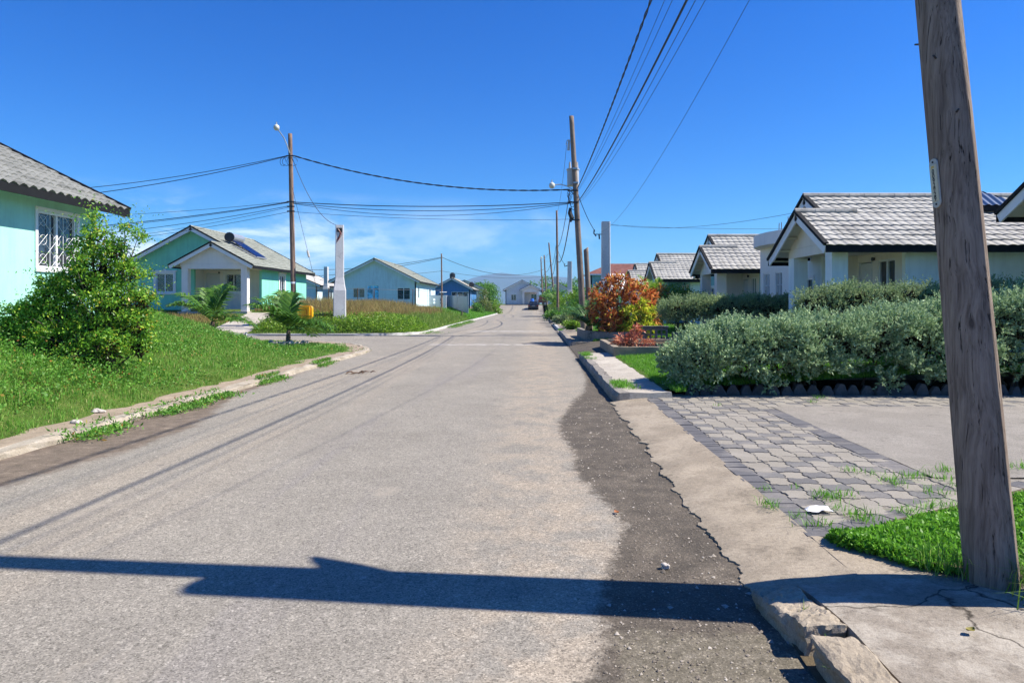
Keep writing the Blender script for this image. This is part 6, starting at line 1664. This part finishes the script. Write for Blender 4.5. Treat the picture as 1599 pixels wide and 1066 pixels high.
def palm(name, label, loc, nf, Ln, trunk_h, trunk_r, mat, e_rng=(.25, 1.35), droop=1.1, ll=.42, lw=.035, nl=22, cat='palm', group=None, vshape=.5, seed=0):
    t_ = thing(name, label, cat, loc, 0, group); b = np.array(loc, float)
    m_ = MB(); m_.tube([b + (0, 0, -.1), b + (.01, 0, trunk_h*.5), b + (.02, 0, trunk_h)], [trunk_r*1.15, trunk_r, trunk_r*.8], 9); m_.build('trunk', M['bark'], t_)
    for k in range(nf):
        e0 = e_rng[0] + (e_rng[1]-e_rng[0])*((k*.618) % 1); frond(b + (.02, 0, trunk_h), k*2.399 + seed, e0, Ln*rng.uniform(.85, 1.1), droop*rng.uniform(.8, 1.2), nl, lw, ll, mat, t_, vshape=vshape)
    return t_
palm('young_palm', 'left young palm with dark trunk near the white marker post', (-13.25, 28.0, .12), 13, 2.1, .75, .10, 'palm', (.12, 1.5), .9, .95, .072, 19, seed=.4)
palm('young_palm', 'right young palm ringed by pale stones near the yellow bin', (-8.75, 24.15, .16), 13, 1.8, .5, .08, 'palm', (.12, 1.5), .95, .85, .064, 18, seed=1.3)
palm('cycad', 'dark stiff cycad at the corner of the croton bed', (2.15, 27.6, .3), 30, 1.75, .4, .16, 'cycad', (.15, 1.3), .75, .36, .03, 36, 'cycad', vshape=.3)
palm('areca_palm', 'bright areca palm rising behind the crotons before the third bungalow', (5.35, 30.5, .35), 16, 2.1, .9, .10, 'areca', (.7, 1.45), 1.0, .5, .045, 24, seed=.9)
palm('areca_palm', 'small areca palm squeezed between croton bush and sage hedge', (6.2, 33.5, .35), 12, 1.7, .6, .08, 'areca', (.6, 1.4), 1.0, .45, .045, 20, seed=2)
palm('banana_plant', 'dark leafy palm clump at the verge beneath the far right poles', (2.6, 84, .3), 16, 3.0, 1.0, .16, 'palm', (.5, 1.4), 1.3, .9, .14, 14, 'palm', seed=.2)

# --- croton bed and other planting
CY = 26.3
shrub('croton', 'tall croton with dark red and copper leaves in front of the grey pillar', 'croton', (3.1, CY, .3),
      [pxb(x_, y_, CY + .35*math.sin(x_*1.7), r_) for x_, y_, r_ in ((940,450,0.2),(955,442,0.22),(975,440,0.2),(995,447,0.2),(1010,460,0.2),(1018,478,0.18),(930,470,0.2),(945,470,0.26),(965,462,0.28),(985,458,0.26),(935,492,0.24),(952,488,0.28),(1000,472,0.24),(955,510,0.26),(943,520,0.2),(968,500,0.26),(1023,498,0.13),(985,474,0.24),(926,455,0.1),(966,432,0.1),(1004,442,0.09),(1021,462,0.1),(920,488,0.1))], 4200, .20, 'croton_red', aspect=.28, up=-.1, out=1, droop=.35, fold=.06, jit=.5, shell=.6)
shrub('croton', 'yellow-green croton on the right of the red one', 'croton', (3.9, CY-.8, .3),
      [pxb(x_, y_, CY - .45 + .2*math.sin(x_), r_) for x_, y_, r_ in ((985,490,0.17),(1000,488,0.18),(1012,494,0.15),(995,505,0.2),(1010,512,0.17),(980,510,0.17),(970,520,0.15),(1004,523,0.17),(1019,508,0.12),(975,485,0.11),(1003,474,0.12),(962,508,0.1),(1020,486,0.1),(990,520,0.16))], 2300, .19, 'croton_yellow', aspect=.28, up=-.1, out=1, droop=.35, fold=.06, jit=.5, shell=.6)
shrub('shrub', 'dark green leafy undergrowth beneath the red and yellow crotons', 'shrub', (3.4, CY+.2, .3), [pxb(960,515,CY,.3), pxb(985,515,CY+.1,.3), pxb(1010,505,CY+.2,.25), pxb(975,495,CY+.3,.25), pxb(940,510,CY+.2,.25)], 1800, .11, 'green')
shrub('croton', 'thin copper croton with long leaves right behind the cycad', 'croton', (2.9, 25.9, .3), [pxb(955,500,25.9,.22), pxb(962,515,25.9,.22), pxb(950,518,25.9,.18)], 420, .22, 'croton_red', aspect=.18, up=.3, out=1, droop=.1)
shrub('croton', 'low pink croton at the left end of the planter box', 'croton', (2.75, 19.6, .34), [pxb(970,533,19.6,.17), pxb(962,540,19.6,.14), pxb(978,540,19.6,.15), pxb(990,527,19.6,.14), pxb(993,517,19.6,.13), pxb(985,535,19.6,.16)], 900, .095, 'pink', aspect=.4, up=.0, out=1, droop=.2, stem_r=.015)
shrub('croton', 'tiny pink croton at the right end of the planter box', 'croton', (3.3, 19.4, .34), [pxb(1008,538,19.4,.11), pxb(1015,537,19.4,.10)], 240, .08, 'pink', aspect=.4, out=1, droop=.2, stem_r=.012)
shrub('shrub', 'pinkish flowering sprigs beside the front hedge left end', 'shrub', (3.55, 15.5, .26), [(3.5, 15.5, .42, .3, .5, .2), (4.1, 15.2, .45, .35, .5, .22)], 700, .06, 'pink', stem_r=.012)
shrub('shrub', 'glossy green shrub before the third bungalow porch', 'shrub', (6.0, 29.0, .4), [pxb(1055,470,29,.6), pxb(1075,468,29,.5), pxb(1040,478,29,.5), pxb(1085,476,29,.5), pxb(1065,482,29,.6)], 5000, .09, 'green')
shrub('shrub', 'spiky bronze and green shrub left of the glossy green shrub', 'shrub', (5.0, 29.5, .4), [pxb(1030,470,29.5,.35), pxb(1022,478,29.5,.35), pxb(1033,458,29.5,.25)], 700, .24, 'croton_red', aspect=.18, up=.4, out=1)
shrub('shrub', 'yellowish leafy shrub tucked under the sage hedge end', 'shrub', (4.6, 27.5, .35), [pxb(1025,495,27.5,.35), pxb(1035,490,27.5,.35), pxb(1015,505,27.5,.3)], 1800, .09, 'croton_yellow', aspect=.4)
shrub('small_tree', 'thin green tree between the grey pillar and the villa balcony', 'tree', (4.9, 44, .4), [pxb(938,455,44,.5), pxb(958,450,44,.7), pxb(960,470,44,.8), pxb(930,470,44,.6), pxb(945,480,44,.9), pxb(965,440,44,.4)], 2200, .16, 'green', shell=.3)
shrub('box_hedge', 'clipped olive box hedge behind the cycad', 'hedge', (2.65, 42.5, .2), [(2.5, 41.2, .62, .42, .6, .5), (2.55, 42.3, .65, .42, .6, .5), (2.5, 43.4, .65, .42, .6, .5), (2.75, 42, .7, .35, 1.2, .45)], 7000, .06, 'olive')
for k, (px, py, Y_, r_, lb, mt) in enumerate(((912, 470, 52, 1.1, 'bright green bush between transformer pole and red croton', 'green'), (905, 485, 60, .8, 'low lime bush left of the transformer pole foot', 'lime'), (898, 470, 62, .9, 'bright lime bush right of the farther grey pillar', 'lime'),
      (880, 474, 72, 1.3, 'bright lime bush left of the farther grey pillar', 'lime'), (868, 468, 88, 1.5, 'dark green roadside tree behind the far poles', 'green'), (878, 500, 48, .45, 'grey-green low shrub on the verge before the box hedge', 'hedge2'), (868, 494, 56, .5, 'low verge shrub under the thin grey pole', 'green'), (895, 507, 38, .35, 'small lime clump beside the box hedge', 'lime'))):
    x, y, z = P(px, py, Y_); g_ = float(z_right(np.array(x), np.array(Y_)))
    shrub('shrub', lb, 'shrub', (x, Y_, g_), [(x + rng.normal(0, r_*.45), Y_ + rng.normal(0, r_*.5), max(g_+r_*.5, z + rng.normal(0, r_*.25)), r_*.7, r_*.7, r_*.6) for _ in range(7)] + [(x, Y_, g_+r_*.4, r_*.8, r_*.8, r_*.5)], 2600, .055*Y_**.35*(.6 if r_ < .5 else .8), mt)
# trees beyond the metal gate and along the far left verge
for k, (px, py, Y_, r_, n_, lb, mt) in enumerate(((752, 478, 104, 1.5, 2600, 'olive shrub nearest the strong blue house corner', 'olive'), (764, 474, 108, 1.8, 3200, 'tall bushy green tree left of the far end of the street', 'green'), (773, 484, 106, 1.1, 1800, 'low yellowish shrub where the far left verge ends', 'lime'), (767, 458, 112, 1.3, 1500, 'dark pointed tree rising behind the bushy green tree', 'green'), (745, 487, 92, .7, 900, 'small green bush right of the metal gate', 'green'))):
    x, y, z = P(px, py, Y_); g_ = 1.0
    bl_ = [(x + rng.normal(0, r_*.5), Y_ + rng.normal(0, r_*.5), z + rng.normal(0, r_*.5), r_*.55, r_*.55, r_*.6) for _ in range(9)] + [(x, Y_, g_+r_*.4, r_*.8, r_*.8, r_*.6)]
    shrub('tree' if r_ > 1.2 else 'shrub', lb, 'tree' if r_ > 1.2 else 'shrub', (x, Y_, g_-.2), bl_, n_, .24, mt, stem_r=.08)
for k, (px, py, Y_, r_, lb) in enumerate(((735, 452, 165, 2.2, 'far dark tree crown over the strong blue house'), (752, 450, 175, 2.0, 'far flat tree crown right of the strong blue house roof'), (885, 448, 170, 3.0, 'far dark tree behind the farther grey pillar'), (852, 447, 180, 2.8, 'far rounded tree behind the end-of-street gables'), (872, 455, 160, 2.2, 'far low tree between the far poles'), (897, 455, 150, 2.2, 'far tree just left of the transformer pole'), (516, 466, 100, 2.0, 'dark green tree behind the white pillar at the street corner'))):
    x, y, z = P(px, py, Y_); shrub('tree', lb, 'tree', (x, Y_, 1.2), [(x + rng.normal(0, r_*.6), Y_ + rng.normal(0, r_*.4), z + rng.normal(0, r_*.15), r_*.6, r_*.6, r_*.4) for _ in range(7)], 1400, .42, 'green', stem_r=.12)
# ------------------------------------------------------------------ the air: far hills fade to blue
hm = bpy.data.materials.new('haze_air'); hm.use_nodes = True; hn = hm.node_tree; hn.nodes.clear()
ho = hn.nodes.new('ShaderNodeOutputMaterial'); hv = hn.nodes.new('ShaderNodeVolumePrincipled')
hv.inputs['Color'].default_value = (.42, .68, 1.0, 1); hv.inputs['Density'].default_value = .00017; hv.inputs['Anisotropy'].default_value = .1
hn.links.new(hv.outputs[0], ho.inputs['Volume'])
mb = MB(); mb.box((-9100, -400, -3.0), (9100, 12100, 262)); hz_ = mb.build('haze', hm); hz_['kind'] = 'stuff'
